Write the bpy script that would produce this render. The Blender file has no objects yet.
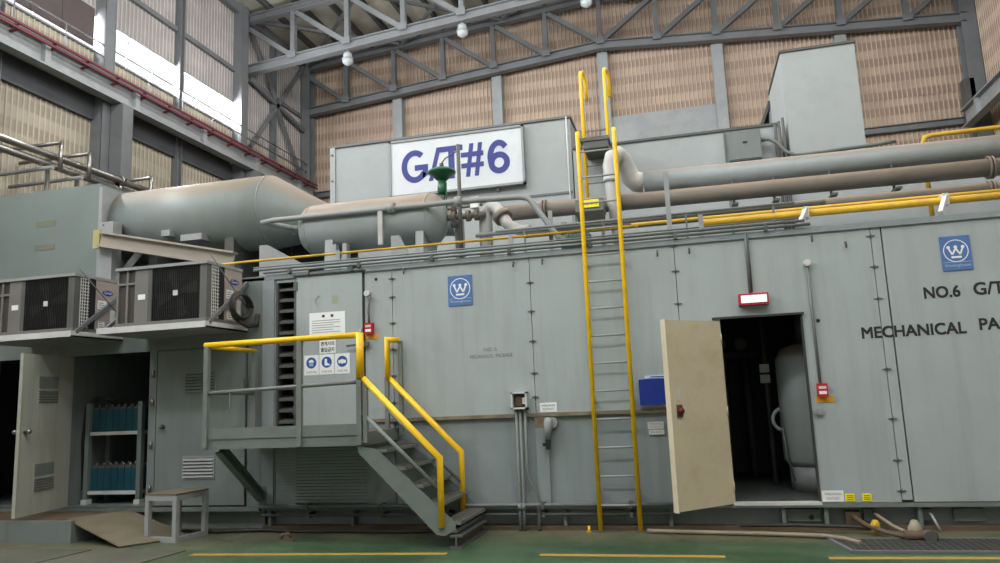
import bpy, math, random
from mathutils import Vector, Matrix
random.seed(6)
S = bpy.context.scene
COL = S.collection
R = math.radians

# ---------------------------------------------------------------- camera
yaw, pitch, roll = R(13.934), R(8.918), R(-2.366)
f = Vector((-math.sin(yaw) * math.cos(pitch), math.cos(yaw) * math.cos(pitch), math.sin(pitch)))
r0 = Vector((math.cos(yaw), math.sin(yaw), 0))
u0 = r0.cross(f)
rt = math.cos(roll) * r0 + math.sin(roll) * u0
up = -math.sin(roll) * r0 + math.cos(roll) * u0
cam = bpy.data.cameras.new('camera')
cam.sensor_width = 36.0
cam.lens = 745 * 36.0 / 1000
cam.clip_end = 300
co = bpy.data.objects.new('camera', cam)
COL.objects.link(co)
M3 = Matrix((rt, up, -f)).transposed()
co.matrix_world = Matrix.Translation((0, -9.25, 1.6)) @ M3.to_4x4()
S.camera = co

# ---------------------------------------------------------------- world, lights, exposure
w = bpy.data.worlds.new('overcast_sky')
S.world = w
w.use_nodes = True
w.node_tree.nodes['Background'].inputs[0].default_value = (0.93, 0.96, 1.0, 1)
w.node_tree.nodes['Background'].inputs[1].default_value = 1.0
S.view_settings.view_transform = 'Standard'
S.view_settings.look = 'None'
S.view_settings.gamma = 1
S.view_settings.exposure = -0.12
S.view_settings.use_curve_mapping = False


# added fill lights without fixtures, in unseen rows below the roof
for _y, _p in ((11.6, 340), (5.0, 480), (-4.0, 480), (-10.5, 980)):
    for _x in (-11.5, -7.0, -2.5, 2.0, 6.5):
        _l = bpy.data.lights.new('hall_fill_light', 'POINT')
        _l.energy, _l.shadow_soft_size, _l.color = _p, 0.35, (0.95, 0.985, 1.0)
        _o = bpy.data.objects.new('hall_fill_light', _l)
        COL.objects.link(_o)
        _o.location = (_x, _y, 13.9 - abs(_x + 2.5) * 0.082)
# daylight falling through the clerestory windows of the left wall
_l = bpy.data.lights.new('window_daylight', 'AREA')
_l.shape = 'RECTANGLE'
_l.size, _l.size_y, _l.energy, _l.color = 1.6, 27.0, 11000, (0.95, 0.96, 1.0)
_o = bpy.data.objects.new('window_daylight', _l)
COL.objects.link(_o)
_o.location = (-16.4, 1.6, 12.75)
_o.rotation_euler = (0, R(-90), 0)


# ---------------------------------------------------------------- materials
def lin(c):
    out = []
    for v in c:
        v /= 255.0
        out.append(v / 12.92 if v <= 0.04045 else ((v + 0.055) / 1.055) ** 2.4)
    return tuple(out) + (1,)


MATS = {}


def mat(name, rgb, rough=0.55, metal=0.0, var=0.12, dirt=None, amt=0.35, streak=False, dust=None, bump=0.0, scale=1.4, spec=0.4, emit=0):
    if name in MATS:
        return MATS[name]
    m = bpy.data.materials.new(name)
    m.use_nodes = True
    nt = m.node_tree
    N, L = nt.nodes, nt.links
    b = N['Principled BSDF']
    b.inputs['Roughness'].default_value = rough
    b.inputs['Metallic'].default_value = metal
    b.inputs['Specular IOR Level'].default_value = spec
    geo = N.new('ShaderNodeNewGeometry')
    nz = N.new('ShaderNodeTexNoise')
    nz.inputs['Scale'].default_value = scale
    nz.inputs['Detail'].default_value = 6
    L.new(geo.outputs['Position'], nz.inputs['Vector'])
    base = lin(rgb)
    dk = tuple(max(0, v * (1 - var * 1.6)) for v in base[:3]) + (1,)
    lt = tuple(min(1, v * (1 + var)) for v in base[:3]) + (1,)
    rp = N.new('ShaderNodeValToRGB')
    rp.color_ramp.elements[0].position, rp.color_ramp.elements[1].position = 0.3, 0.7
    rp.color_ramp.elements[0].color, rp.color_ramp.elements[1].color = dk, lt
    L.new(nz.outputs['Fac'], rp.inputs[0])
    col = rp.outputs[0]

    def mix(c, fac, rgb2):
        mx = N.new('ShaderNodeMix')
        mx.data_type = 'RGBA'
        mx.inputs['B'].default_value = lin(rgb2)
        L.new(c, mx.inputs['A'])
        L.new(fac, mx.inputs['Factor'])
        return mx.outputs['Result']

    if dirt:
        mp = N.new('ShaderNodeMapping')
        mp.inputs['Scale'].default_value = (5, 5, 0.35) if streak else (2.2, 2.2, 2.2)
        L.new(geo.outputs['Position'], mp.inputs['Vector'])
        n2 = N.new('ShaderNodeTexNoise')
        n2.inputs['Scale'].default_value = 1.3
        n2.inputs['Detail'].default_value = 8
        n2.inputs['Roughness'].default_value = 0.65
        L.new(mp.outputs[0], n2.inputs['Vector'])
        mr = N.new('ShaderNodeMapRange')
        mr.inputs['From Min'].default_value = 0.48
        mr.inputs['From Max'].default_value = 0.78
        mr.inputs['To Max'].default_value = amt
        L.new(n2.outputs['Fac'], mr.inputs[0])
        col = mix(col, mr.outputs[0], dirt)
    if dust:
        sp = N.new('ShaderNodeSeparateXYZ')
        L.new(geo.outputs['Normal'], sp.inputs[0])
        ad = N.new('ShaderNodeMath')
        ad.operation = 'MULTIPLY_ADD'
        ad.inputs[1].default_value = 0.5
        L.new(nz.outputs['Fac'], ad.inputs[0])
        L.new(sp.outputs['Z'], ad.inputs[2])
        mr = N.new('ShaderNodeMapRange')
        mr.inputs['From Min'].default_value = 0.5
        mr.inputs['From Max'].default_value = 0.85
        mr.inputs['To Max'].default_value = 0.9
        L.new(ad.outputs[0], mr.inputs[0])
        col = mix(col, mr.outputs[0], dust)
    L.new(col, b.inputs['Base Color'])
    if bump:
        bp = N.new('ShaderNodeBump')
        bp.inputs['Strength'].default_value = bump
        bp.inputs['Distance'].default_value = 0.02
        n3 = N.new('ShaderNodeTexNoise')
        n3.inputs['Scale'].default_value = 6
        n3.inputs['Detail'].default_value = 4
        L.new(geo.outputs['Position'], n3.inputs['Vector'])
        L.new(n3.outputs['Fac'], bp.inputs['Height'])
        L.new(bp.outputs[0], b.inputs['Normal'])
    if emit:
        b.inputs['Emission Color'].default_value = base
        b.inputs['Emission Strength'].default_value = emit
    MATS[name] = m
    return m


PANEL = mat('grey_panel_paint', (156, 164, 165), 0.5, var=0.035, dirt=(122, 126, 120), amt=0.35, streak=True, bump=0.08)
PANELD = mat('grey_green_panel_paint', (130, 139, 141), 0.5, var=0.05, dirt=(98, 102, 98), amt=0.4, streak=True, bump=0.08)
ENCL = mat('enclosure_grey_paint', (158, 163, 164), 0.55, var=0.035, dirt=(138, 140, 138), amt=0.3)
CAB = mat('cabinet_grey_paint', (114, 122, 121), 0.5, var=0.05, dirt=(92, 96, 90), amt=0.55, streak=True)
STEEL = mat('structural_grey_paint', (106, 108, 110), 0.5, var=0.08, dirt=(88, 88, 88), amt=0.4)
STEELL = mat('light_grey_steel_paint', (144, 147, 148), 0.5, var=0.08, dirt=(110, 108, 104), amt=0.4)
DSTEEL = mat('dark_grey_steel', (84, 86, 84), 0.55, var=0.12, dirt=(66, 58, 48), amt=0.5)
SEAM = mat('seam_dark', (58, 60, 58), 0.8)
YEL = mat('safety_yellow_paint', (238, 190, 20), 0.4, var=0.06, dirt=(150, 110, 30), amt=0.35)
YELP = mat('pipe_yellow_paint', (200, 158, 40), 0.5, var=0.12, dirt=(120, 84, 34), amt=0.6)
YELL = mat('label_yellow', (238, 222, 40), 0.5, var=0.03)
RAILG = mat('railing_grey_paint', (112, 118, 114), 0.5, var=0.1, dirt=(84, 78, 66), amt=0.5)
STAIR = mat('stair_grey_green_paint', (106, 116, 113), 0.5, var=0.08, dirt=(88, 86, 74), amt=0.5, dust=(96, 86, 74))
RUST = mat('rusty_brown_steel', (92, 78, 62), 0.75, var=0.25, dirt=(70, 48, 34), amt=0.7)
RUSTB = mat('stained_belt_paint', (128, 118, 98), 0.6, var=0.15, dirt=(84, 56, 32), amt=0.9, scale=3)
CREAM = mat('cream_door_paint', (198, 187, 162), 0.45, var=0.05, dirt=(160, 142, 108), amt=0.55)
TANK = mat('tank_grey_paint_dusty', (150, 157, 158), 0.45, var=0.05, dirt=(124, 120, 112), amt=0.35, dust=(136, 119, 102))
DUCT = mat('duct_green_grey_paint_dusty', (122, 131, 130), 0.5, var=0.06, dirt=(110, 104, 92), amt=0.4, dust=(134, 120, 105))
PIPEB = mat('pipe_blue_grey_dusty', (140, 146, 147), 0.5, var=0.06, dirt=(114, 106, 98), amt=0.4, dust=(128, 117, 106))
PIPER = mat('pipe_brown_grey_rusted', (112, 104, 95), 0.65, var=0.12, dirt=(90, 76, 62), amt=0.5, dust=(128, 112, 96))
PIPEW = mat('pipe_silver_white', (176, 176, 173), 0.42, var=0.05, dirt=(150, 132, 112), amt=0.5)
CONDUIT = mat('galvanised_conduit', (108, 113, 111), 0.5, metal=0.0, var=0.1, dirt=(84, 82, 74), amt=0.4)
WHITE = mat('white_sign_face', (226, 228, 228), 0.5, var=0.02)
LGREY = mat('pale_grey_paint', (196, 196, 194), 0.5, var=0.05, dirt=(150, 140, 126), amt=0.4)
BLUET = mat('navy_lettering', (48, 54, 128), 0.5, var=0.03)
BLUEP = mat('logo_plate_blue', (78, 110, 164), 0.45, var=0.04)
BLUEB = mat('blue_box_plastic', (22, 46, 130), 0.4, var=0.04)
SIGNBLUE = mat('mandatory_sign_blue', (34, 80, 156), 0.5, var=0.02)
INK = mat('black_ink', (38, 38, 40), 0.7, var=0.02)
INKG = mat('faded_grey_ink', (112, 116, 116), 0.7, var=0.02)
RED = mat('red_plastic', (178, 26, 40), 0.4, var=0.04)
REDC = mat('conductor_red_paint', (112, 46, 56), 0.6, var=0.1)
ORANGE = mat('amber_paint_patch', (222, 160, 40), 0.6, var=0.04)
GREEN = mat('actuator_green_paint', (16, 86, 54), 0.35, var=0.06)
TEAL = mat('motor_teal_paint', (60, 96, 92), 0.5, var=0.1)
BLACK = mat('black_plastic', (28, 29, 30), 0.5, var=0.05)
DARKI = mat('dark_interior_and_shade', (60, 64, 62), 0.7, var=0.15)
BATT = mat('battery_case_teal', (24, 70, 84), 0.4, var=0.06)
ACBODY = mat('condenser_grey_paint', (112, 110, 108), 0.5, var=0.05, dirt=(96, 90, 82), amt=0.4)
ACSIDE = mat('condenser_side_beige', (160, 148, 142), 0.5, var=0.04)
ACGRILL = mat('condenser_coil_brown', (62, 58, 53), 0.6, var=0.1)
CHROME = mat('bright_steel', (150, 148, 144), 0.28, metal=0.9, var=0.05)
SHUT = mat('brown_blind_fabric', (78, 68, 68), 0.8, var=0.08)
RAMP = mat('brown_ramp_plate', (106, 98, 82), 0.7, var=0.12, dirt=(90, 74, 56), amt=0.6)
ROOFM = mat('roof_sheet_beige', (190, 186, 172), 0.6, var=0.06, dirt=(150, 146, 134), amt=0.4)
LINE = mat('floor_line_yellow', (166, 138, 60), 0.5, var=0.1, dirt=(120, 100, 56), amt=0.6)
RUBBER = mat('rubber_hose_black', (48, 46, 42), 0.6, var=0.1)
HOSEB = mat('hose_grey_brown', (134, 122, 104), 0.6, var=0.1)
GRATE = mat('drain_grating_steel', (86, 88, 84), 0.5, metal=0.3, var=0.1, dirt=(72, 60, 46), amt=0.5)
WINGL = mat('lens_acrylic', (236, 240, 244), 0.25, var=0.01, emit=0.35)


def cladding_mat(name, pan, rib, dash, amt):
    m = bpy.data.materials.new(name)
    m.use_nodes = True
    nt = m.node_tree
    N, L = nt.nodes, nt.links
    b = N['Principled BSDF']
    b.inputs['Roughness'].default_value = 0.7
    tc = N.new('ShaderNodeTexCoord')
    sp = N.new('ShaderNodeSeparateXYZ')
    L.new(tc.outputs['Object'], sp.inputs[0])

    def math_(op, a, v=None, c=None):
        n = N.new('ShaderNodeMath')
        n.operation = op
        if hasattr(a, 'is_linked'):
            L.new(a, n.inputs[0])
        else:
            n.inputs[0].default_value = a
        for i, q in ((1, v), (2, c)):
            if q is None:
                continue
            if hasattr(q, 'is_linked'):
                L.new(q, n.inputs[i])
            else:
                n.inputs[i].default_value = q
        return n.outputs[0]

    zz = math_('MULTIPLY', sp.outputs['Z'], 2 * math.pi / 0.68)
    s = math_('SINE', zz)
    mr = N.new('ShaderNodeMapRange')
    mr.inputs['From Min'].default_value = -0.25
    mr.inputs['From Max'].default_value = 0.35
    L.new(s, mr.inputs[0])
    geo = N.new('ShaderNodeNewGeometry')
    nz = N.new('ShaderNodeTexNoise')
    nz.inputs['Scale'].default_value = 1.1
    nz.inputs['Detail'].default_value = 4
    L.new(geo.outputs['Position'], nz.inputs['Vector'])
    fac = math_('MULTIPLY', mr.outputs[0], math_('MULTIPLY_ADD', nz.outputs['Fac'], 1.4, amt - 0.7))
    mx = N.new('ShaderNodeMix')
    mx.data_type = 'RGBA'
    mx.inputs['A'].default_value = lin(pan)
    mx.inputs['B'].default_value = lin(dash)
    mx.clamp_factor = True
    L.new(fac, mx.inputs['Factor'])
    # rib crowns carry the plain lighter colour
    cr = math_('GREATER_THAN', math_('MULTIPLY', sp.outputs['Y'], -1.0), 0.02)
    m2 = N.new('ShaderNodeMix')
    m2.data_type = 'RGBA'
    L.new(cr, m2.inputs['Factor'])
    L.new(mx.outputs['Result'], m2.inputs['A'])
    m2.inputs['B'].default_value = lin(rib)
    mp = N.new('ShaderNodeMapRange')
    mp.inputs['From Min'].default_value = 0.25
    mp.inputs['From Max'].default_value = 0.75
    mp.inputs['To Min'].default_value = 0.78
    mp.inputs['To Max'].default_value = 1.12
    L.new(nz.outputs['Fac'], mp.inputs[0])
    m3 = N.new('ShaderNodeMix')
    m3.data_type = 'RGBA'
    m3.blend_type = 'MULTIPLY'
    m3.inputs['Factor'].default_value = 1
    L.new(m2.outputs['Result'], m3.inputs['A'])
    cc = N.new('ShaderNodeCombineColor')
    for i in range(3):
        L.new(mp.outputs[0], cc.inputs[i])
    L.new(cc.outputs[0], m3.inputs['B'])
    L.new(m3.outputs['Result'], b.inputs['Base Color'])
    return m


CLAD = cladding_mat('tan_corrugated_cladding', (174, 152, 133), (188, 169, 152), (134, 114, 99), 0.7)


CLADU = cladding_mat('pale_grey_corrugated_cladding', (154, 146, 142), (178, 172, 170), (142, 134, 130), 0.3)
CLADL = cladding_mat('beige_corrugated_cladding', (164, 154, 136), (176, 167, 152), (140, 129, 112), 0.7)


def floor_mat():
    m = bpy.data.materials.new('green_epoxy_floor')
    m.use_nodes = True
    nt = m.node_tree
    N, L = nt.nodes, nt.links
    b = N['Principled BSDF']
    geo = N.new('ShaderNodeNewGeometry')
    sp = N.new('ShaderNodeSeparateXYZ')
    L.new(geo.outputs['Position'], sp.inputs[0])

    def noise(sc, det=6, stretch=None):
        n = N.new('ShaderNodeTexNoise')
        n.inputs['Scale'].default_value = sc
        n.inputs['Detail'].default_value = det
        if stretch:
            mp = N.new('ShaderNodeMapping')
            mp.inputs['Scale'].default_value = stretch
            L.new(geo.outputs['Position'], mp.inputs[0])
            L.new(mp.outputs[0], n.inputs['Vector'])
        else:
            L.new(geo.outputs['Position'], n.inputs['Vector'])
        return n.outputs['Fac']

    def rng(s, a, c, lo=0.0, hi=1.0):
        n = N.new('ShaderNodeMapRange')
        n.inputs['From Min'].default_value, n.inputs['From Max'].default_value = a, c
        n.inputs['To Min'].default_value, n.inputs['To Max'].default_value = lo, hi
        L.new(s, n.inputs[0])
        return n.outputs[0]

    def mix(a, c, fac):
        n = N.new('ShaderNodeMix')
        n.data_type = 'RGBA'
        for k, v in (('A', a), ('B', c)):
            if isinstance(v, tuple):
                n.inputs[k].default_value = lin(v)
            else:
                L.new(v, n.inputs[k])
        L.new(fac, n.inputs['Factor'])
        return n.outputs['Result']

    def ma(op, a, c):
        n = N.new('ShaderNodeMath')
        n.operation = op
        n.use_clamp = True
        for i, v in ((0, a), (1, c)):
            if isinstance(v, (int, float)):
                n.inputs[i].default_value = v
            else:
                L.new(v, n.inputs[i])
        return n.outputs[0]

    col = mix((42, 66, 46), (72, 95, 68), rng(noise(0.9, 7, (0.6, 2.2, 1)), 0.35, 0.7))
    # worn, oily concrete strip along the plinth and in the left bay
    near = rng(sp.outputs['Y'], -1.0, -0.25)
    left = rng(sp.outputs['X'], -4.6, -7.0)
    worn = ma('ADD', near, left)
    worn = ma('MULTIPLY', worn, rng(noise(1.6, 8), 0.2, 0.55))
    col = mix(col, (98, 94, 76), worn)
    col = mix(col, (70, 70, 58), rng(noise(3.1, 8), 0.56, 0.78, 0, 0.6))
    L.new(col, b.inputs['Base Color'])
    L.new(rng(noise(2.0), 0.3, 0.7, 0.3, 0.55), b.inputs['Roughness'])
    return m


FLOOR = floor_mat()

GLASS = bpy.data.materials.new('hazy_window_glass')
GLASS.use_nodes = True
_n = GLASS.node_tree
_b = _n.nodes['Principled BSDF']
_t = _n.nodes.new('ShaderNodeBsdfTransparent')
_m = _n.nodes.new('ShaderNodeMixShader')
_b.inputs['Base Color'].default_value = (0.9, 0.92, 0.95, 1)
_b.inputs['Roughness'].default_value = 0.2
_m.inputs[0].default_value = 0.12
_n.links.new(_t.outputs[0], _m.inputs[1])
_n.links.new(_b.outputs[0], _m.inputs[2])
_n.links.new(_m.outputs[0], _n.nodes['Material Output'].inputs[0])


# ---------------------------------------------------------------- mesh builder
def V(*a):
    return Vector(a)


class MB:
    def __init__(s):
        s.v, s.f, s.sm = [], [], []

    def add(s, vs, fs, smooth=False):
        o = len(s.v)
        s.v += [Vector(p) for p in vs]
        s.f += [tuple(i + o for i in q) for q in fs]
        s.sm += [smooth] * len(fs)
        return s

    def box(s, x0, x1, y0, y1, z0, z1):
        x0, x1 = min(x0, x1), max(x0, x1)
        y0, y1 = min(y0, y1), max(y0, y1)
        z0, z1 = min(z0, z1), max(z0, z1)
        vs = [(x, y, z) for z in (z0, z1) for x, y in ((x0, y0), (x1, y0), (x1, y1), (x0, y1))]
        return s.add(vs, [(3, 2, 1, 0), (4, 5, 6, 7), (0, 1, 5, 4), (1, 2, 6, 5), (2, 3, 7, 6), (3, 0, 4, 7)])

    def bar(s, a, b, w, h, upv=(0, 0, 1)):
        """rectangular bar from a to b: w across, h along upv"""
        a, b = Vector(a), Vector(b)
        d = (b - a).normalized()
        u = Vector(upv)
        if abs(d.dot(u)) > 0.98:
            u = Vector((0, 1, 0)) if abs(d.y) < 0.9 else Vector((1, 0, 0))
        sd = d.cross(u).normalized()
        u = sd.cross(d).normalized()
        vs = []
        for p in (a, b):
            for i, j in ((-1, -1), (1, -1), (1, 1), (-1, 1)):
                vs.append(p + sd * (i * w / 2) + u * (j * h / 2))
        return s.add(vs, [(0, 1, 2, 3), (7, 6, 5, 4), (0, 4, 5, 1), (1, 5, 6, 2), (2, 6, 7, 3), (3, 7, 4, 0)])

    def ibeam(s, a, b, w, h, t=0.03, upv=(0, 0, 1)):
        a, b = Vector(a), Vector(b)
        d = (b - a).normalized()
        u = Vector(upv)
        if abs(d.dot(u)) > 0.98:
            u = Vector((0, 1, 0)) if abs(d.y) < 0.9 else Vector((1, 0, 0))
        sd = d.cross(u).normalized()
        u = sd.cross(d).normalized()
        o = u * (h / 2 - t / 2)
        s.bar(a + o, b + o, w, t, u)
        s.bar(a - o, b - o, w, t, u)
        return s.bar(a, b, t, h - 2 * t, u)

    def tube(s, pts, r, n=12, caps=True):
        """round tube through pts; r is one radius or one per point"""
        pts = [Vector(p) for p in pts]
        k = len(pts)
        rs = r if isinstance(r, (list, tuple)) else [r] * k
        prev = None
        vs = []
        for i, p in enumerate(pts):
            if i == 0:
                d = pts[1] - p
            elif i == k - 1:
                d = p - pts[i - 1]
            else:
                d = (pts[i + 1] - p).normalized() + (p - pts[i - 1]).normalized()
            d.normalize()
            if prev is None:
                ref = Vector((0, 0, 1)) if abs(d.z) < 0.9 else Vector((0, 1, 0))
                sd = d.cross(ref).normalized()
            else:
                sd = (prev - d * prev.dot(d)).normalized()
            prev = sd
            u = sd.cross(d)
            rr = rs[i]
            if 0 < i < k - 1:
                c = max(0.5, (pts[i + 1] - p).normalized().dot(d))
                rr = rr / c if len(pts) < 8 else rr
            for j in range(n):
                a = 2 * math.pi * j / n
                vs.append(p + (sd * math.cos(a) + u * math.sin(a)) * rr)
        fs = []
        for i in range(k - 1):
            for j in range(n):
                q = (j + 1) % n
                fs.append((i * n + j, i * n + q, (i + 1) * n + q, (i + 1) * n + j))
        o = len(s.v)
        s.add(vs, fs, True)
        if caps:
            s.f.append(tuple(o + j for j in reversed(range(n))))
            s.f.append(tuple(o + (k - 1) * n + j for j in range(n)))
            s.sm += [False, False]
        return s

    def loft_x(s, x0, c0, r0_, x1, c1, r1_, n=40):
        vs = [(x, c[0] + r_ * math.cos(2 * math.pi * j / n), c[1] + r_ * math.sin(2 * math.pi * j / n)) for x, c, r_ in ((x0, c0, r0_), (x1, c1, r1_)) for j in range(n)]
        return s.add(vs, [(j, (j + 1) % n, n + (j + 1) % n, n + j) for j in range(n)], True)

    def prism(s, poly, thick):
        """poly: ordered points in a plane, extruded by the vector thick"""
        t = Vector(thick)
        p = [Vector(q) for q in poly]
        n = len(p)
        fs = [tuple(range(n - 1, -1, -1)), tuple(range(n, 2 * n))]
        fs += [(i, (i + 1) % n, n + (i + 1) % n, n + i) for i in range(n)]
        nrm = (p[1] - p[0]).cross(p[2] - p[1])
        if nrm.dot(t) < 0:
            fs = [tuple(reversed(q)) for q in fs]
        return s.add(p + [q + t for q in p], fs)

    def disc(s, c, r, y, t, n=24, r_in=0):
        """disc or ring facing -Y at y..y-t, c = (x, z)"""
        if not r_in:
            return s.prism([(c[0] + r * math.cos(2 * math.pi * i / n), y, c[1] + r * math.sin(2 * math.pi * i / n)) for i in range(n)], (0, -t, 0))
        vs, fs = [], []
        for i in range(n):
            a = 2 * math.pi * i / n
            for rr in (r, r_in):
                for yy in (y, y - t):
                    vs.append((c[0] + rr * math.cos(a), yy, c[1] + rr * math.sin(a)))
        for i in range(n):
            a, b = 4 * i, 4 * ((i + 1) % n)
            fs += [(a + 1, b + 1, b + 3, a + 3), (a, a + 1, a + 1, a) if 0 else (a, b, b + 1, a + 1), (a + 2, a + 3, b + 3, b + 2), (a, a + 2, b + 2, b)]
        return s.add(vs, fs)

    def build(s, name, m, parent=None, origin=None):
        if parent is not None:
            off = wloc(parent)
        elif origin is not None:
            off = Vector(origin)
        else:
            xs = [p.x for p in s.v]
            ys = [p.y for p in s.v]
            off = Vector(((min(xs) + max(xs)) / 2, (min(ys) + max(ys)) / 2, min(p.z for p in s.v)))
        me = bpy.data.meshes.new(name)
        me.from_pydata([p - off for p in s.v], [], s.f)
        me.polygons.foreach_set('use_smooth', s.sm)
        me.validate()
        me.update()
        me.materials.append(m)
        o = bpy.data.objects.new(name, me)
        COL.objects.link(o)
        if parent is not None:
            o.parent = parent
        else:
            o.location = off
        return o


def wloc(o):
    p = Vector(o.location)
    while o.parent:
        o = o.parent
        p += Vector(o.location)
    return p


def tag(o, label, cat=None, group=None, kind=None):
    if label:
        o['label'] = label
    if cat:
        o['category'] = cat
    if group:
        o['group'] = group
    if kind:
        o['kind'] = kind
    return o


def thing(name, label, cat, loc=(0, 0, 0), group=None):
    o = bpy.data.objects.new(name, None)
    o.empty_display_size = 0.1
    COL.objects.link(o)
    o.location = loc
    return tag(o, label, cat, group)


def structure(name, loc=(0, 0, 0)):
    o = bpy.data.objects.new(name, None)
    o.empty_display_size = 0.1
    COL.objects.link(o)
    o.location = loc
    o['kind'] = 'structure'
    return o


def arc(c, r, a0, a1, n, plane='xz', third=0.0):
    out = []
    for i in range(n + 1):
        a = R(a0 + (a1 - a0) * i / n)
        p, q = c[0] + r * math.cos(a), c[1] + r * math.sin(a)
        out.append((p, third, q) if plane == 'xz' else (third, p, q))
    return out


def text(name, body, x, y, z, size, m, parent, width=None, thick=0.003, bold=0.0, rz=0.0, align='LEFT', shear=0.0, spacing=1.0, heavy=0.0):
    """lettering on a face towards -Y; (x, z) is its lower left (or centre) on the plane y"""
    c = bpy.data.curves.new(name, 'FONT')
    c.body = body
    c.size = 1.0
    c.offset = bold
    c.shear = shear
    c.space_character = spacing
    c.extrude = 0.0
    c.resolution_u = 3
    t = bpy.data.objects.new(name + '_tmp', c)
    COL.objects.link(t)
    dg = bpy.context.evaluated_depsgraph_get()
    dg.update()
    me = bpy.data.meshes.new_from_object(t.evaluated_get(dg))
    bpy.data.objects.remove(t)
    xs = [v.co.x for v in me.vertices]
    ys = [v.co.y for v in me.vertices]
    x0, x1, y0, y1 = min(xs), max(xs), min(ys), max(ys)
    sz = size / (y1 - y0)
    sx = width / (x1 - x0) if width else sz
    cx = (x0 + x1) / 2 if align == 'CENTER' else x0
    off = wloc(parent) if parent else Vector((x, y, z))
    cr, sr = math.cos(rz), math.sin(rz)
    for v in me.vertices:
        lx, lz = (v.co.x - cx) * sx, (v.co.y - y0) * sz
        v.co = Vector((x + lx * cr, y + lx * sr - thick, z + lz)) - off
    if heavy:
        vs = [v.co.copy() for v in me.vertices]
        fs = [tuple(p.vertices) for p in me.polygons]
        av, af = [], []
        for k, (ox, oz) in enumerate(((-1, -1), (1, -1), (-1, 1), (1, 1), (0, 0))):
            b0 = len(av)
            av += [q + Vector((ox * heavy, -0.0002 * k, oz * heavy)) for q in vs]
            af += [tuple(i + b0 for i in f_) for f_ in fs]
        me = bpy.data.meshes.new(name)
        me.from_pydata(av, [], af)
        me.update()
    me.materials.clear()
    me.materials.append(m)
    o = bpy.data.objects.new(name, me)
    COL.objects.link(o)
    if parent:
        o.parent = parent
    else:
        o.location = off
    return o


# ================================================================ THE HALL
XL, XR, YB, YF = -16.0, 11.0, 20.1, -13.0
XC = -2.5


def zlow(x):
    return 15.62 - abs(x - XC) * 0.082


def zroof(x):
    return 18.25 - abs(x - XC) * 0.082


# floor
fl = MB().box(XL - 1, XR + 1, YF, YB + 0.3, -0.2, 0.0).build('floor', FLOOR)
fl['kind'] = 'structure'
for x0, x1, y0, y1 in ((-5.6, -2.64, -1.62, -1.43), (-1.64, 0.19, -1.44, -1.44), (1.12, 5.2, -1.46, -1.26)):
    MB().prism([(x0, y0 - 0.05, 0.001), (x1, y1 - 0.05, 0.001), (x1, y1 + 0.05, 0.001), (x0, y0 + 0.05, 0.001)], (0, 0, 0.004)).build('floor_line', LINE, fl)

# corrugated sheet meshes, shared by all sheets of a size
SHEETS = {}


def sheet_mesh(wd, ht, m_=None):
    m_ = m_ or CLAD
    k = (round(wd, 3), round(ht, 3), m_.name)
    if k in SHEETS:
        return SHEETS[k]
    n = max(1, round(wd / 0.165))
    p = wd / n
    prof = []
    for i in range(n):
        a = i * p
        prof += [(a, 0), (a + p * 0.66, 0), (a + p * 0.74, -0.035), (a + p * 0.92, -0.035)]
    prof.append((wd, 0))
    vs = [(x, y, z) for z in (0, ht) for x, y in prof]
    m = len(prof)
    fs = [(i, i + 1, m + i + 1, m + i) for i in range(m - 1)]
    me = bpy.data.meshes.new('cladding_sheet')
    me.from_pydata(vs, [], fs)
    me.update()
    me.materials.append(m_)
    SHEETS[k] = me
    return me


def sheet(parent, loc, rz, wd, ht, m_=None):
    o = bpy.data.objects.new('cladding_sheet', sheet_mesh(wd, ht, m_))
    COL.objects.link(o)
    o.parent = parent
    o.location = Vector(loc) - wloc(parent)
    o.rotation_euler.z = rz
    return o


# ---- back wall
wb = structure('wall_back', (XC, YB, 0))
cols_x = [-16 + 4.5 * i for i in range(7)]
MB().prism([(XL, YB + 0.12, 0), (XR, YB + 0.12, 0), (XR, YB + 0.12, zroof(XR)), (XC, YB + 0.12, zroof(XC)), (XL, YB + 0.12, zroof(XL))], (0, 0.15, 0)).build('backing', DSTEEL, wb)
for i in range(6):
    for j in range(3):
        x = cols_x[i] + 1.5 * j
        sheet(wb, (x, YB + 0.1, 6.0), 0, 1.5, 6.12)
        sheet(wb, (x, YB + 0.06, 12.05), 0, 1.5, min(zroof(x), zroof(x + 1.5)) - 12.05)
        sheet(wb, (x, YB + 0.1, 0.0), 0, 1.5, 6.05)
for x in cols_x[1:-1]:
    MB().ibeam((x, YB - 0.15, 0), (x, YB - 0.15, zlow(x) - 0.15), 0.42, 0.3, 0.03, (0, 1, 0)).build('column', STEELL, wb)
    MB().box(x - 0.21, x + 0.21, YB - 0.32, YB - 0.3, 0, zlow(x) - 0.15).build('column_flange', STEELL, wb)
for z, segs in ((10.86, (0, 1, 2, 3, 4, 5)), (6.2, (0, 1, 2, 3, 4, 5))):
    for i in segs:
        MB().ibeam((cols_x[i] + 0.22, YB - 0.1, z), (cols_x[i + 1] - 0.22, YB - 0.1, z), 0.22, 0.26, 0.03).build('girt', STEEL, wb)
MB().box(-2.29, 1.79, YB - 0.2, YB - 0.1, 10.98, 12.68).build('infill_panel', STEELL, wb)
# X bracing rods across the lower bays are hidden; corner columns stand with the side walls


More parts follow.
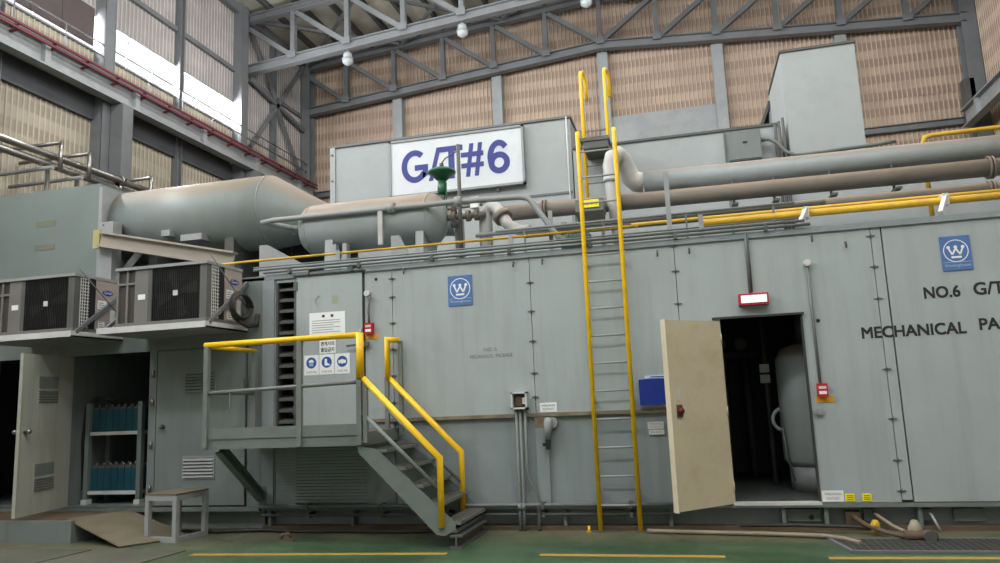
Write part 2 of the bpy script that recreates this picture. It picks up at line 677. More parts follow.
def roof_truss(y, label):
    t = thing('roof_truss', label, 'roof truss', (XC, y, zlow(XL)), 'lattice trusses under the hall roof')
    h = 2.1
    ns = [-16 + 2.25 * i for i in range(13)]
    for sgn in (-1, 1):
        xe = XL + 0.35 if sgn < 0 else XR - 0.35
        MB().ibeam((xe, y, zlow(xe)), (XC, y, zlow(XC)), 0.3, 0.36, 0.04).build('bottom_chord', STEEL, t)
        MB().ibeam((xe, y, zlow(xe) + h), (XC, y, zlow(XC) + h), 0.3, 0.3, 0.035).build('top_chord', STEEL, t)
    for i, x in enumerate(ns):
        if 0 < i < 12:
            MB().ibeam((x, y, zlow(x) + 0.15), (x, y, zlow(x) + h - 0.15), 0.18, 0.2, 0.025, (0, 1, 0)).build('web_post', STEEL, t)
            MB().box(x - 0.17, x + 0.17, y - 0.2, y - 0.16, zlow(x) + 0.02, zlow(x) + 0.3).build('gusset_plate', STEEL, t)
        if i < 6:
            a, b = x + 0.12, ns[i + 1] - 0.1
        elif i < 12:
            a, b = ns[i + 1] - 0.12, x + 0.1
        else:
            continue
        d = MB()
        for dy in (-0.07, 0.07):
            d.bar((a, y + dy, zlow(a) + h - 0.2), (b, y + dy, zlow(b) + 0.2), 0.06, 0.18)
        d.build('diagonal', STEEL, t)
    return t


roof_truss(14.9, 'pale grey lattice roof truss carrying the hanging bulb lamps')
roof_truss(YB - 0.6, 'darker roof truss set against the tan corrugated end wall')

# ---- left wall
wl = structure('wall_left', (XL, 3, 0))
main_y = (1.2, 7.75, 14.5)
post_y = (4.4, 11.15, 17.0)
edges = sorted(main_y + post_y + (YB,))
spans = [(-13.0, -11.8), (-11.8, -8.4), (-8.4, -5.0), (-5.0, -1.9), (-1.9, 1.2)] + [(edges[i], edges[i + 1]) for i in range(len(edges) - 1)]
ZE = zroof(XL)


def wsheet(y0, y1, z0, z1):
    n = max(1, round((y1 - y0) / 1.6))
    wd = (y1 - y0) / n
    for i in range(n):
        # local +X runs along -Y so that the ribs face the hall (+X)
        sheet(wl, (XL + 0.0, y0 + wd * i, z0), R(90), wd, z1 - z0, CLADU if z0 > 11 else CLADL)


for y0, y1 in spans:
    wsheet(y0, y1, 0, 6.0)
    wsheet(y0, y1, 6.0, 11.95)
    wsheet(y0, y1, 13.12, ZE)
    if y0 >= 14.4 or y0 < -12:
        wsheet(y0, y1, 11.95, 13.12)
for y in main_y:
    MB().ibeam((XL + 0.22, y, 0), (XL + 0.22, y, ZE - 0.1), 0.42, 0.4, 0.04, (0, 1, 0)).build('column', STEEL, wl)
    MB().box(XL + 0.40, XL + 0.42, y - 0.2, y + 0.2, 0, ZE - 0.2).build('column_flange', STEEL, wl)
    yc_ = y + 0.3
    MB().ibeam((XL + 0.65, yc_, 0), (XL + 0.65, yc_, 10.4), 0.4, 0.42, 0.04, (0, 1, 0)).build('crane_column', STEEL, wl)
    MB().box(XL + 0.84, XL + 0.86, yc_ - 0.2, yc_ + 0.2, 0, 10.4).build('crane_column_flange', STEEL, wl)
for y in post_y:
    MB().ibeam((XL + 0.12, y, 0), (XL + 0.12, y, ZE - 0.1), 0.22, 0.22, 0.025, (0, 1, 0)).build('wall_post', STEEL, wl)
MB().ibeam((XL + 0.3, YB - 0.5, 0), (XL + 0.3, YB - 0.5, ZE - 0.1), 0.4, 0.5, 0.04, (0, 1, 0)).build('column', STEEL, wl)
for y0, y1 in spans[3:]:
    for z in (14.35, 6.1):
        MB().bar((XL + 0.09, y0 + 0.15, z), (XL + 0.09, y1 - 0.15, z), 0.12, 0.16).build('girt', STEEL, wl)
    MB().bar((XL + 0.2, y0, ZE - 0.3), (XL + 0.2, y1, ZE - 0.3), 0.2, 0.35).build('eaves_beam', STEEL, wl)
# cross bracing in the last bay
for a, b in (((XL + 0.25, 15.2, 11.6), (XL + 0.25, 19.4, 16.8)), ((XL + 0.25, 15.2, 14.3), (XL + 0.25, 19.6, 13.6)), ((XL + 0.25, 17.0, 14.0), (XL + 0.25, 19.2, 11.3)), ((XL + 0.25, 15.1, 16.4), (XL + 0.25, 17.0, 14.2))):
    MB().bar(a, b, 0.1, 0.16).build('brace', STEEL, wl)

# clerestory windows of the left wall (pane, frame and mullions)
wn = 0
for y0, y1 in spans[1:-2]:
    wn += 1
    wi = structure('window_%d' % wn, (XL, (y0 + y1) / 2, 12.0))
    fr = MB()
    fr.box(XL - 0.06, XL + 0.06, y0 + 0.02, y1 - 0.02, 11.95, 12.03)
    fr.box(XL - 0.06, XL + 0.06, y0 + 0.02, y1 - 0.02, 13.04, 13.12)
    fr.build('window_frame', STEELL, wi)
    k = 3
    for i in range(k):
        a = y0 + 0.02 + (y1 - y0 - 0.04) * i / k
        b = y0 + 0.02 + (y1 - y0 - 0.04) * (i + 1) / k
        MB().box(XL - 0.008, XL + 0.008, a, b, 12.03, 13.04).build('pane', GLASS, wi)
        if i:
            MB().box(XL - 0.03, XL + 0.03, a - 0.02, a + 0.02, 12.03, 13.04).build('mullion', STEELL, wi)

# ---- right wall
wr = structure('wall_right', (XR, 3, 0))
ys = [-13.0 + 3.31 * i for i in range(11)]
for i in range(10):
    for z0, z1 in ((0, 6.0), (6.0, 11.95), (11.95, zroof(XR))):
        o = sheet(wr, (XR, ys[i + 1], z0), R(-90), 3.31, z1 - z0)
for y in (1.6, 8.3, 14.9, YB - 0.5):
    MB().ibeam((XR - 0.3, y, 0), (XR - 0.3, y, ZE - 0.1), 0.5, 0.5, 0.04, (0, 1, 0)).build('column', STEEL, wr)
MB().box(XR - 0.75, XR - 0.4, YB - 0.75, YB - 0.35, 10.6, 12.2).build('crane_stop_block', DSTEEL, wr)

# ---- front wall, behind the photographer
wf = structure('wall_front', (XC, YF, 0))
for i in range(6):
    MB().box(XL + 4.5 * i, XL + 4.5 * (i + 1) - 0.02, YF - 0.1, YF, 0, zroof(XL)).build('cladding_panel', mat('front_wall_grey', (150, 150, 146), 0.7), wf)
MB().prism([(XL, YF, zroof(XL)), (XR, YF, zroof(XR)), (XC, YF, zroof(XC))], (0, -0.1, 0)).build('gable_panel', mat('front_wall_grey', (150, 150, 146), 0.7), wf)

# ---- ceiling: sheets on purlins, two slopes
ce = structure('ceiling', (XC, 3, 17))
for sgn in (-1, 1):
    for i in range(6):
        xa, xb = XC + sgn * 2.25 * i, XC + sgn * 2.25 * (i + 1)
        for y0, y1 in ((YF - 0.1, -2.0), (-2.0, 6.0), (6.0, 14.0), (14.0, YB + 0.2)):
            MB().prism([(xa, y0, zroof(xa)), (xb, y0, zroof(xb)), (xb, y1, zroof(xb)), (xa, y1, zroof(xa))], (0, 0, 0.06)).build('roof_sheet', ROOFM, ce)
    for i in range(13):
        x = XC + sgn * (0.12 + 1.125 * i) if i == 0 else XC + sgn * 1.125 * i
        if abs(x - XC) > 13.4:
            continue
        MB().ibeam((x, 6, zroof(x) - 0.13), (x, YB - 0.2, zroof(x) - 0.13), 0.14, 0.24, 0.02).build('purlin', DSTEEL, ce)
# horizontal wind bracing under the roof, between the two trusses
for i in range(5):
    xa, xb = -15.5 + 4.5 * i, -11.2 + 4.5 * i
    for a, b in (((xa, 15.1), (xb, 19.3)), ((xb, 15.1), (xa, 19.3))):
        MB().bar((a[0], a[1], zlow(a[0]) + 2.1), (b[0], b[1], zlow(b[0]) + 2.1), 0.12, 0.12).build('wind_brace', STEEL, ce)
# ---- lamps under the front truss
for k, lab in enumerate(('glass bulb lamp hanging from the grey truss, leftmost of three', 'glass bulb lamp hanging from the grey truss above the lettered sign', 'glass bulb lamp hanging from the grey truss at the top edge')):
    x = -11.5 + 4.5 * k
    z = zlow(x) - 0.15
    t = thing('high_bay_lamp', lab, 'lamp', (x, 14.9, z), 'bulb lamps on the truss')
    MB().tube([(x, 14.9, z), (x, 14.9, z - 0.12)], 0.05).build('stem', STEEL, t)
    MB().tube([(x, 14.9, z - 0.1), (x, 14.9, z - 0.16), (x, 14.9, z - 0.34)], [0.1, 0.16, 0.18], 16).build('ballast_housing', STEELL, t)
    MB().tube([(x, 14.9, z - 0.34), (x, 14.9, z - 0.42), (x, 14.9, z - 0.52), (x, 14.9, z - 0.62)], [0.15, 0.21, 0.19, 0.06], 16).build('globe', mat('lamp_globe_glass', (150, 154, 156), 0.12, var=0.01, emit=0.06), t)
    MB().tube([(x, 14.9, z - 0.36), (x, 14.9, z - 0.39)], 0.22, 16).build('guard_ring', STEELL, t)


# ---- crane girders
def girder(x, s, ya, yb, label):
    t = thing('crane_girder', label, 'crane girder', (x, ya, 10.4), 'crane runway girders')
    MB().box(x - 0.012, x + 0.012, ya, yb, 10.47, 11.0).build('web', STEELL, t)
    MB().box(x - 0.16, x + 0.16, ya, yb, 10.42, 10.47).build('bottom_flange', STEELL, t)
    MB().box(x - 0.18, x + 0.18, ya, yb, 11.0, 11.05).build('top_flange', STEELL, t)
    MB().box(x - 0.05, x + 0.05, ya, yb, 11.05, 11.17).build('crane_rail', DSTEEL, t)
    y = ya + 0.5
    while y < yb - 0.2:
        MB().box(x, x + s * 0.15, y - 0.09, y + 0.09, 10.47, 11.0).build('stiffener', STEELL, t)
        y += 3.2
    return t


girder(-15.36, 1, -8, 19.4, 'long pale grey crane girder along the windowed wall')
girder(10.2, -1, -8, 19.4, 'grey crane girder at the right edge beside the tan wall')
# walkway between girder and wall
t = thing('crane_walkway', 'narrow steel walkway with railing behind the crane girder', 'walkway', (-15.6, 5, 10.5))
MB().box(-15.95, -15.56, -8, 14.0, 10.56, 10.6).build('deck', DSTEEL, t)
MB().box(-15.95, -15.56, 15.0, 19.3, 10.56, 10.6).build('deck', DSTEEL, t)
MB().box(-15.96, -15.86, -8, 14.2, 9.88, 10.56).build('walkway_shade_band', mat('walkway_shade_grey', (72, 74, 78), 0.6), t)  # dark band added to imitate the shade under the walkway
for z in (11.75, 12.1):
    MB().tube([(-15.6, -2, z), (-15.6, 19.3, z)], 0.02, 6).build('handrail', STEEL, t)
for i in range(14):
    y = -1.8 + 1.6 * i
    MB().tube([(-15.6, y, 10.6), (-15.6, y, 12.1)], 0.02, 6).build('railing_post', STEEL, t)
# red conductor bars
for k, z in enumerate((10.92, 11.06)):
    t = thing('conductor_rail', ('lower' if k == 0 else 'upper') + ' red crane conductor bar on brackets along the girder', 'conductor rail', (-15.1, 5, z), 'crane conductor bars')
    MB().bar((-15.08, -6, z), (-15.08, 19.3, z), 0.05, 0.055).build('conductor_bar', REDC, t)
    y = -5.6
    i = 0
    while y < 19.2:
        MB().bar((-15.34, y, z - 0.04), (-15.06, y, z + 0.0), 0.07, 0.05).build('bracket', REDC, t)
        y += 1.1
# blind over the near window
t = thing('window_blind', 'dark brown blind hanging over the bright clerestory window at upper left', 'blind', (-15.85, 6, 12.1))
MB().box(-15.88, -15.86, 3.0, 7.42, 12.05, 13.2).build('fabric', SHUT, t)
for y in (4.4, 5.3, 6.3):
    MB().box(-15.86, -15.84, y - 0.015, y + 0.015, 12.05, 13.2).build('batten', SHUT, t)
MB().bar((-15.87, 3.0, 13.22), (-15.87, 7.44, 13.22), 0.05, 0.05).build('top_rail', STEELL, t)

# steel pipes on a rack at the left wall
for k, (dx, z, r) in enumerate(((0, 7.60, 0.085), (-0.08, 7.40, 0.085))):
    t = thing('wall_pipe', ('front' if k == 0 else 'rear') + ' shiny steel pipe running along the windowed wall', 'pipe', (-14 + dx, 3, z), 'pipes along the left wall')
    MB().tube([(-14 + dx, -3, z), (-14 + dx, 15, z)], r, 12).build('pipe_run', CHROME, t)
    for y in (2.2, 6.5, 10.8):
        MB().tube([(-14 + dx, y, z), (-14 + dx, y + 0.12, z)], r + 0.06, 12).build('flange', CHROME, t)
for k, y in enumerate((4.2, 5.05, 7.2)):
    t = thing('pipe_support', 'steel frame holding the wall pipes, ' + ('nearest the frame edge', 'second from the frame edge', 'beside the wall column')[k], 'pipe support', (-14.1, y, 0), 'pipe supports')
    MB().tube([(-13.9, y, 0), (-13.9, y, 7.18)], 0.05, 10).build('post', CHROME, t)
    MB().tube([(-15.9, y, 7.24), (-13.75, y, 7.24)], 0.05, 8).build('arm', STEELL, t)
    MB().tube([(-15.9, y + 0.25, 7.92), (-13.8, y + 0.25, 7.92)], 0.05, 8).build('arm', CHROME, t)
    MB().tube([(-13.8, y + 0.25, 7.24), (-13.8, y + 0.25, 7.95)], 0.05, 8).build('arm_post', CHROME, t)

# ================================================================ MECHANICAL PACKAGE (front enclosure)
E = thing('turbine_enclosure', 'long grey panelled turbine package enclosure with doors', 'enclosure', (-1.0, 1.5, 0.29))
ZT, ZS, ZB = 3.45, 0.30, 1.38
TH = 0.06
X0, X1 = -5.70, 6.2
DB = 2.97
# body: roof, back, ends, floor
MB().box(X0, X1, 0.0, DB, ZT - 0.06, ZT).build('roof', PANELD, E)
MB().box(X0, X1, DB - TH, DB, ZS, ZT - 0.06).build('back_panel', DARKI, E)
MB().box(X0, X0 + TH, TH, DB - TH, ZS, ZT - 0.06).build('end_panel', PANELD, E)
MB().box(X1 - TH, X1, TH, DB - TH, ZS, ZT - 0.06).build('end_panel', PANELD, E)
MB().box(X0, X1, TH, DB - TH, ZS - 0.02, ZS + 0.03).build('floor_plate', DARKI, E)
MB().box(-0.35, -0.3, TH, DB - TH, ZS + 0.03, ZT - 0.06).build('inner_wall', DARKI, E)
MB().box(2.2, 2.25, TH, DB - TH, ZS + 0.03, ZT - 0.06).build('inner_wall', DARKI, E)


def panel(x0, x1, z0, z1, m=PANEL, y=0.0):
    return MB().box(x0 + 0.004, x1 - 0.004, y, y + TH, z0 + 0.004, z1 - 0.004).build('panel', m, E)


# upper row and lower row of panels, with the doorway, door and louvre openings left free
panel(-5.70, -5.52, ZS, ZT - 0.06)
panel(-5.52, -5.22, 3.32, ZT - 0.06)
panel(-5.52, -5.22, ZS, 1.30)
panel(-5.22, -4.19, 3.40, ZT - 0.06)
panel(-4.19, -3.79, ZB, ZT - 0.06)
panel(-3.79, -1.90, ZB, ZT - 0.06)
panel(-1.90, -0.08, ZB, ZT - 0.06)
panel(-4.19, -3.79, ZS, ZB, PANELD)
panel(-3.79, -1.90, ZS, ZB, PANELD, 0.02)
panel(-1.90, -0.08, ZS, ZB, PANELD, 0.02)
MB().box(-0.076, 0.37, 0, TH, ZS, ZT - 0.064).box(0.37, 1.31, 0, TH, 2.44, ZT - 0.064).box(1.31, 2.136, 0, TH, ZS, ZT - 0.064).build('panel', PANEL, E)
panel(2.14, 2.25, ZS + 0.02, ZT - 0.06)
panel(2.258, 4.30, ZS, ZT - 0.06)
panel(4.30, 6.20, ZS, ZT - 0.06)
# dark backing behind the joints
MB().box(X0 + 0.02, -0.1, TH + 0.022, TH + 0.03, ZS + 0.03, 1.28).build('joint_backing', SEAM, E)
for x in (-5.52, -4.19, -3.79, -1.90, -0.08, 1.31 + 0.83, 2.26, 4.30):
    MB().box(x - 0.012, x + 0.012, TH + 0.001, TH + 0.02, ZS + 0.03, ZT - 0.07).build('joint_strip', SEAM, E)
# shutter-like ribbed panel below the platform
rp_ = MB()
z = 0.34
while z < 1.26:
    rp_.box(-5.50, -3.83, -0.006, 0.05, z, z + 0.036)
    z += 0.042
o = rp_.build('ribbed_panel', PANELD, E)
o['kind'] = 'stuff'
MB().box(-5.22, -4.19, 0.05, TH, ZS, 1.30).build('ribbed_panel_backing', PANELD, E)
# belt rail and corner post and stiffener
MB().box(-4.1, -0.08, -0.03, 0.0, ZB - 0.022, ZB + 0.022).build('belt_rail', RUSTB, E)
MB().box(-5.72, -5.54, -0.03, 0.0, ZS, ZT - 0.08).build('corner_post', PANELD, E)
MB().box(-1.92, -1.76, -0.02, 0.02, ZS, ZB - 0.03).build('stiffener', PANELD, E)
MB().box(-1.92, -1.76, -0.022, -0.02, ZB - 0.16, ZB - 0.03).build('rust_stain', RUSTB, E)
# sill and skid beam
MB().box(X0, X1, -0.05, 0.03, ZS - 0.045, ZS - 0.005).build('sill', STAIR, E)
MB().box(X0, X1, 0.12, 0.16, 0.05, ZS - 0.05).build('skid_web', PANELD, E)
MB().box(X0, X1, -0.02, 0.3, 0.0, 0.05).build('skid_flange', RUST, E)
for x in (-5.6, -4.4, -3.1, -1.6, -0.35, 0.9, 1.35, 2.3, 3.4, 4.6):
    MB().box(x - 0.02, x + 0.02, -0.01, 0.12, 0.05, ZS - 0.05).build('skid_stiffener', STAIR, E)
for x0, x1 in ((-1.2, -0.9), (0.92, 1.3), (1.75, 1.86), (2.3, 2.43), (2.65, 2.95)):
    MB().box(x0, x1, 0.07, 0.12, 0.09, 0.22).build('skid_plate', STAIR, E)
MB().disc((1.62, 0.15), 0.035, 0.12, 0.05).build('skid_port', BLACK, E)
MB().disc((1.20, 0.13), 0.03, 0.12, 0.05).build('skid_port', BLACK, E)
# top edge angle
MB().box(X0, X1, -0.025, 0.0, ZT - 0.075, ZT - 0.02).build('edge_angle', PANELD, E)

# seam clips and hooks
for x, zs in ((-5.60, (3.18, 2.85, 2.1, 1.7)), (-3.79, (3.25, 3.0, 2.65, 2.3, 1.95, 1.6)), (-1.90, (3.05, 2.68, 2.3, 1.9, 1.6)), (-0.08, (3.36, 3.05, 2.65)), (2.14, (3.28, 2.92, 2.55, 1.75, 1.2, 0.75, 0.42))):
    for z in zs:
        c = MB()
        c.box(x - 0.045, x + 0.045, -0.012, 0, z - 0.005, z + 0.005)
        c.box(x - 0.01, x + 0.01, -0.02, 0, z - 0.015, z + 0.015)
        c.build('seam_clip', DSTEEL, E)
for x, z in ((-3.6, 3.33), (-2.1, 3.3), (-1.72, 3.3), (-0.28, 3.28), (0.10, 3.28), (1.86, 3.2), (1.5, 3.3), (-4.35, 3.42), (-5.0, 3.42)):
    c = MB()
    c.tube([(x, 0, z + 0.03), (x, -0.05, z + 0.03), (x, -0.06, z), (x, -0.05, z - 0.04)], 0.01, 6)
    c.build('lifting_hook', DSTEEL, E)
for x, z in ((-4.02, 3.26), (1.48, 2.34)):
    MB().disc((x, z), 0.022, 0.001, 0.006, 14).build('drilled_hole', BLACK, E)

# slatted opening left of the upper door
MB().box(-5.50, -5.25, 0.3, 0.32, 1.3, 3.32).build('louvre_back', BLACK, E)
MB().box(-5.53, -5.50, 0.0, 0.3, 1.3, 3.32).build('louvre_jamb', DSTEEL, E)
MB().box(-5.25, -5.22, 0.0, 0.3, 1.3, 3.32).build('louvre_jamb', DSTEEL, E)
for i in range(13):
    z = 1.40 + 0.152 * i
    MB().prism([(-5.49, 0.02, z - 0.02), (-5.49, 0.16, z + 0.03), (-5.49, 0.16, z + 0.06), (-5.49, 0.02, z + 0.012)], (0.23, 0, 0)).build('louvre_blade', DSTEEL, E)

# upper door (closed)
d = MB().box(-5.20, -4.22, -0.025, 0.035, 1.31, 3.37).build('door', PANEL, E)
tag(d, 'grey steel door above the platform')
MB().box(-5.24, -4.17, -0.045, 0.0, 3.385, 3.405).build('drip_strip', SEAM, E)
MB().box(-5.22, -5.20, 0.0, 0.05, 1.31, 3.39).build('door_gap', SEAM, E)
MB().box(-4.22, -4.19, 0.0, 0.05, 1.31, 3.39).build('door_gap', SEAM, E)
for z in (1.55, 2.3, 3.25):
    MB().box(-5.24, -5.18, -0.04, -0.02, z - 0.06, z + 0.06).build('hinge', DSTEEL, d)
h = MB()
h.box(-4.27, -4.12, -0.06, -0.025, 2.36, 2.42)
h.bar((-4.25, -0.08, 2.385), (-4.42, -0.09, 2.375), 0.025, 0.025)
h.build('handle', DSTEEL, d)
MB().box(-4.25, -4.23, -0.05, -0.025, 2.48, 2.6).build('handle', LGREY, d)

# doorway on the right: frame, open cream door
MB().box(0.30, 1.33, -0.04, 0.02, 2.425, 2.45).build('door_header', SEAM, E)
MB().box(1.292, 1.312, -0.012, 0.06, ZS, 2.43).build('door_jamb', SEAM, E)
MB().box(0.37, 0.39, -0.005, 0.06, ZS, 2.43).build('door_jamb', CREAM, E)
MB().box(0.37, 1.31, -0.06, 0.06, ZS - 0.02, ZS + 0.012).build('threshold', LGREY, E)
hx, hy = 0.385, -0.03
fx, fy = -0.235, -0.66
dv = Vector((fx - hx, fy - hy, 0))
dl = dv.length
dv.normalize()
dn = Vector((dv.y, -dv.x, 0))  # thickness direction, towards wall side
if dn.y < 0:
    dn = -dn


def dpt(s, t, z):
    return Vector((hx, hy, z)) + dv * s + dn * t


def dslab(m, s0, s1, t0, t1, z0, z1):
    return m.prism([dpt(s0, t0, z0), dpt(s1, t0, z0), dpt(s1, t1, z0), dpt(s0, t1, z0)], (0, 0, z1 - z0))


d = dslab(MB(), 0, dl, 0, 0.05, 0.30, 2.40).build('door', CREAM, E)
tag(d, 'open cream painted steel door')
dslab(MB(), dl, dl + 0.012, -0.012, 0.065, 0.29, 2.41).build('door_edge', CREAM, d)
dslab(MB(), dl - 0.16, dl - 0.08, -0.012, 0.0, 1.31, 1.45).build('lock_plate', RUST, d)
c = dpt(dl - 0.12, -0.012, 1.38)
n_ = -dn
MB().tube([c, c + n_ * 0.02, c + n_ * 0.05], [0.045, 0.045, 0.02], 12).build('knob', mat('dark_red_knob', (96, 24, 22), 0.4), d)
dslab(MB(), dl - 0.14, dl - 0.1, -0.01, 0.0, 1.5, 1.62).build('handle', LGREY, d)
for z in (0.5, 1.35, 2.2):
    MB().tube([(hx, hy - 0.02, z - 0.06), (hx, hy - 0.012, z + 0.05)], 0.009, 8).build('hinge', CREAM, d)
lt = MB()
lt.box(-0.10, 0.0, -0.05, 0.0, 1.2, 1.26)
lt.box(-0.07, -0.04, -0.09, -0.05, 1.12, 1.26)
lt.build('latch_keeper', LGREY, E)
c = MB()
c.box(1.36, 1.42, -0.05, 0, 1.27, 1.34)
c.box(1.33, 1.36, -0.06, -0.02, 1.29, 1.32)
c.build('latch_keeper', STEELL, E)

# what stands inside the doorway
t = thing('pressure_vessel', 'upright grey vessel inside the dark doorway', 'vessel', (1.42, 0.95, 0.33))
MB().tube([(1.42, 0.95, 0.62), (1.42, 0.95, 0.7), (1.42, 0.95, 1.95), (1.42, 0.95, 2.08), (1.42, 0.95, 2.14)], [0.3, 0.36, 0.36, 0.28, 0.1], 28).build('shell', TANK, t)
MB().tube([(1.42, 0.95, 0.33), (1.42, 0.95, 0.64)], [0.3, 0.3], 20).build('skirt', STEELL, t)
MB().tube(arc((1.09, 1.2), 0.14, 110, 250, 8, 'xz', 0.72), 0.022, 8).build('pull_handle', STEELL, t)
MB().tube([(1.06, 0.75, 1.1), (1.08, 0.75, 0.75), (1.15, 0.8, 0.45)], 0.012, 8).build('drain_hose', STEEL, t)
MB().tube([(1.42, 0.95, 2.1), (1.42, 0.95, 2.6)], 0.08, 12).build('top_pipe', DSTEEL, t)
t = thing('gauge_box', 'small pale gauge boxes on the back wall inside the dark doorway', 'gauge box', (1.0, 1.4, 1.7))
MB().tube([(0.98, 1.4, 0.33), (0.98, 1.4, 2.9)], 0.03, 8).build('standpipe', DSTEEL, t)
for z in (1.66, 1.8):
    MB().box(0.9, 1.02, 1.3, 1.37, z, z + 0.11).build('gauge_face', LGREY, t)
t = thing('pipe_manifold', 'dark pipes and round gauges deep inside the doorway', 'pipe', (0.7, 2.5, 0.33))
for x in (0.2, 0.5, 0.8):
    MB().tube([(x, 2.4, 0.33), (x, 2.4, 2.1)], 0.05, 10).build('riser', DSTEEL, t)
MB().tube([(0.1, 2.4, 2.1), (1.0, 2.4, 2.1)], 0.07, 10).build('header', DSTEEL, t)
for x in (0.25, 0.45, 0.75):
    MB().disc((x, 2.25), 0.09, 2.4, 0.05).build('gauge', STEEL, t)

# ================================================================ LEFT CABINET (battery room)
K = thing('equipment_cabinet', 'dim grey battery room cabinet below the condensers with louvred doors', 'cabinet', (-8.0, 1.0, 0.29))
KX0, KX1, KD = -11.6, -5.74, 1.9
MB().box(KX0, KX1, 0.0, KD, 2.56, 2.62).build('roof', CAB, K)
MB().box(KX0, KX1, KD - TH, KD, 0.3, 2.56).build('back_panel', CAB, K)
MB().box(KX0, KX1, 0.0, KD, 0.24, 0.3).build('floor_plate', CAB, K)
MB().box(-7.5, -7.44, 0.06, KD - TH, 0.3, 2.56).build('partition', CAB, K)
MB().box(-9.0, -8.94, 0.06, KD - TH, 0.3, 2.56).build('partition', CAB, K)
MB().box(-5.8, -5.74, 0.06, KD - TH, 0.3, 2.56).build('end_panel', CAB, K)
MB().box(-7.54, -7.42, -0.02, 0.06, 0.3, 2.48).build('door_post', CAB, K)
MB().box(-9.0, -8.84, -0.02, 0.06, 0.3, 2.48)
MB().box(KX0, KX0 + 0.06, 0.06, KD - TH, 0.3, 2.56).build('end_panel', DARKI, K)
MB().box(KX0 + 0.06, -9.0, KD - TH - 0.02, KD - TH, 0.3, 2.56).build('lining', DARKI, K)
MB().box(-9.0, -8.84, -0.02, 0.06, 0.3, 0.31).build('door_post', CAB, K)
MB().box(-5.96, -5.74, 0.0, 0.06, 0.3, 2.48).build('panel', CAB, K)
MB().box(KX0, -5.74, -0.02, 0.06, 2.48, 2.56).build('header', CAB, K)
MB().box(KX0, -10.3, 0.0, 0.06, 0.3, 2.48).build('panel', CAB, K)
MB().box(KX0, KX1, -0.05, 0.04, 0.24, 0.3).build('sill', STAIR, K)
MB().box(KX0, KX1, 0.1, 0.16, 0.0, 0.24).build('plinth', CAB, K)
for z in (0.55, 1.15, 1.75, 2.15):
    MB().tube([(-7.47, -0.035, z - 0.05), (-7.47, -0.035, z + 0.05)], 0.02, 8).build('hinge', CHROME, K)


def louvres(parent, x0, x1, z0, z1, y, n, mt, slab=None):
    """inclined blades in a frame on a face towards -Y"""
    b = MB()
    b.box(x0 - 0.02, x1 + 0.02, y - 0.012, y, z1, z1 + 0.02)
    b.box(x0 - 0.02, x1 + 0.02, y - 0.012, y, z0 - 0.02, z0)
    b.box(x0 - 0.02, x0, y - 0.012, y, z0, z1)
    b.box(x1, x1 + 0.02, y - 0.012, y, z0, z1)
    fr_ = b.build('louvre', mt, parent)
    MB().box(x0, x1, y - 0.003, y - 0.001, z0, z1).build('louvre_back', BLACK, parent)
    h_ = (z1 - z0) / n
    for i in range(n):
        z_ = z0 + h_ * i
        MB().prism([(x0, y - 0.022, z_), (x0, y - 0.003, z_ + h_ * 0.75), (x0, y - 0.003, z_ + h_ * 0.85), (x0, y - 0.027, z_ + 0.006)], (x1 - x0, 0, 0)).build('blade', mt, fr_)


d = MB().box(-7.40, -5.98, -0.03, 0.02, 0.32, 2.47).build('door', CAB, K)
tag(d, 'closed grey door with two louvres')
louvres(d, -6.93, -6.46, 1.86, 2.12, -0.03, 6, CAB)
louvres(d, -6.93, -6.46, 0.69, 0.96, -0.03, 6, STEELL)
MB().tube([(-7.28, -0.03, 1.4), (-7.28, -0.07, 1.4), (-7.28, -0.075, 1.4), (-7.28, -0.12, 1.4)], [0.03, 0.012, 0.035, 0.02], 12).build('knob', CHROME, d)
for z in (0.65, 1.25, 1.95):
    MB().box(-6.0, -5.95, -0.045, -0.02, z - 0.07, z + 0.07).build('hinge', DSTEEL, d)

# open door on the left
hx2, hy2 = -8.84, -0.04
fx2, fy2 = -8.62, -1.12
e1 = Vector((fx2 - hx2, fy2 - hy2, 0))
el = e1.length
e1.normalize()
en = Vector((-e1.y, e1.x, 0))
if en.x < 0:
    en = -en


def ept(s, t, z):
    return Vector((hx2, hy2, z)) + e1 * s + en * t


def eslab(m, s0, s1, t0, t1, z0, z1):
    return m.prism([ept(s0, t0, z0), ept(s1, t0, z0), ept(s1, t1, z0), ept(s0, t1, z0)], (0, 0, z1 - z0))


d = eslab(MB(), 0, el, -0.045, 0, 0.32, 2.46).build('door', CREAM if 0 else mat('cabinet_door_paint', (168, 170, 160), 0.5, var=0.05, dirt=(120, 118, 104), amt=0.5, streak=True), K)
tag(d, 'open grey cabinet door seen from its inner side')
for z0 in (1.8, 0.62):
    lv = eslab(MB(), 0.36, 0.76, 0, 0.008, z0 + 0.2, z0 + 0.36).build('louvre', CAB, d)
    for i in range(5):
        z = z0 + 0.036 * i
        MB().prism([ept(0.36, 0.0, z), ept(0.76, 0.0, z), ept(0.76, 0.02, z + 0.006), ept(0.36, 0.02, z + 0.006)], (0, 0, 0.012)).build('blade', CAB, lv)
c = ept(el - 0.1, 0, 1.42)
MB().tube([c, c + en * 0.04, c + en * 0.045, c + en * 0.09], [0.03, 0.014, 0.04, 0.024], 12).build('knob', CHROME, d)
c = ept(el - 0.02, 0, 1.42)
MB().tube([c - en * 0.045, c - en * 0.1], [0.03, 0.03], 12).build('knob', CHROME, d)

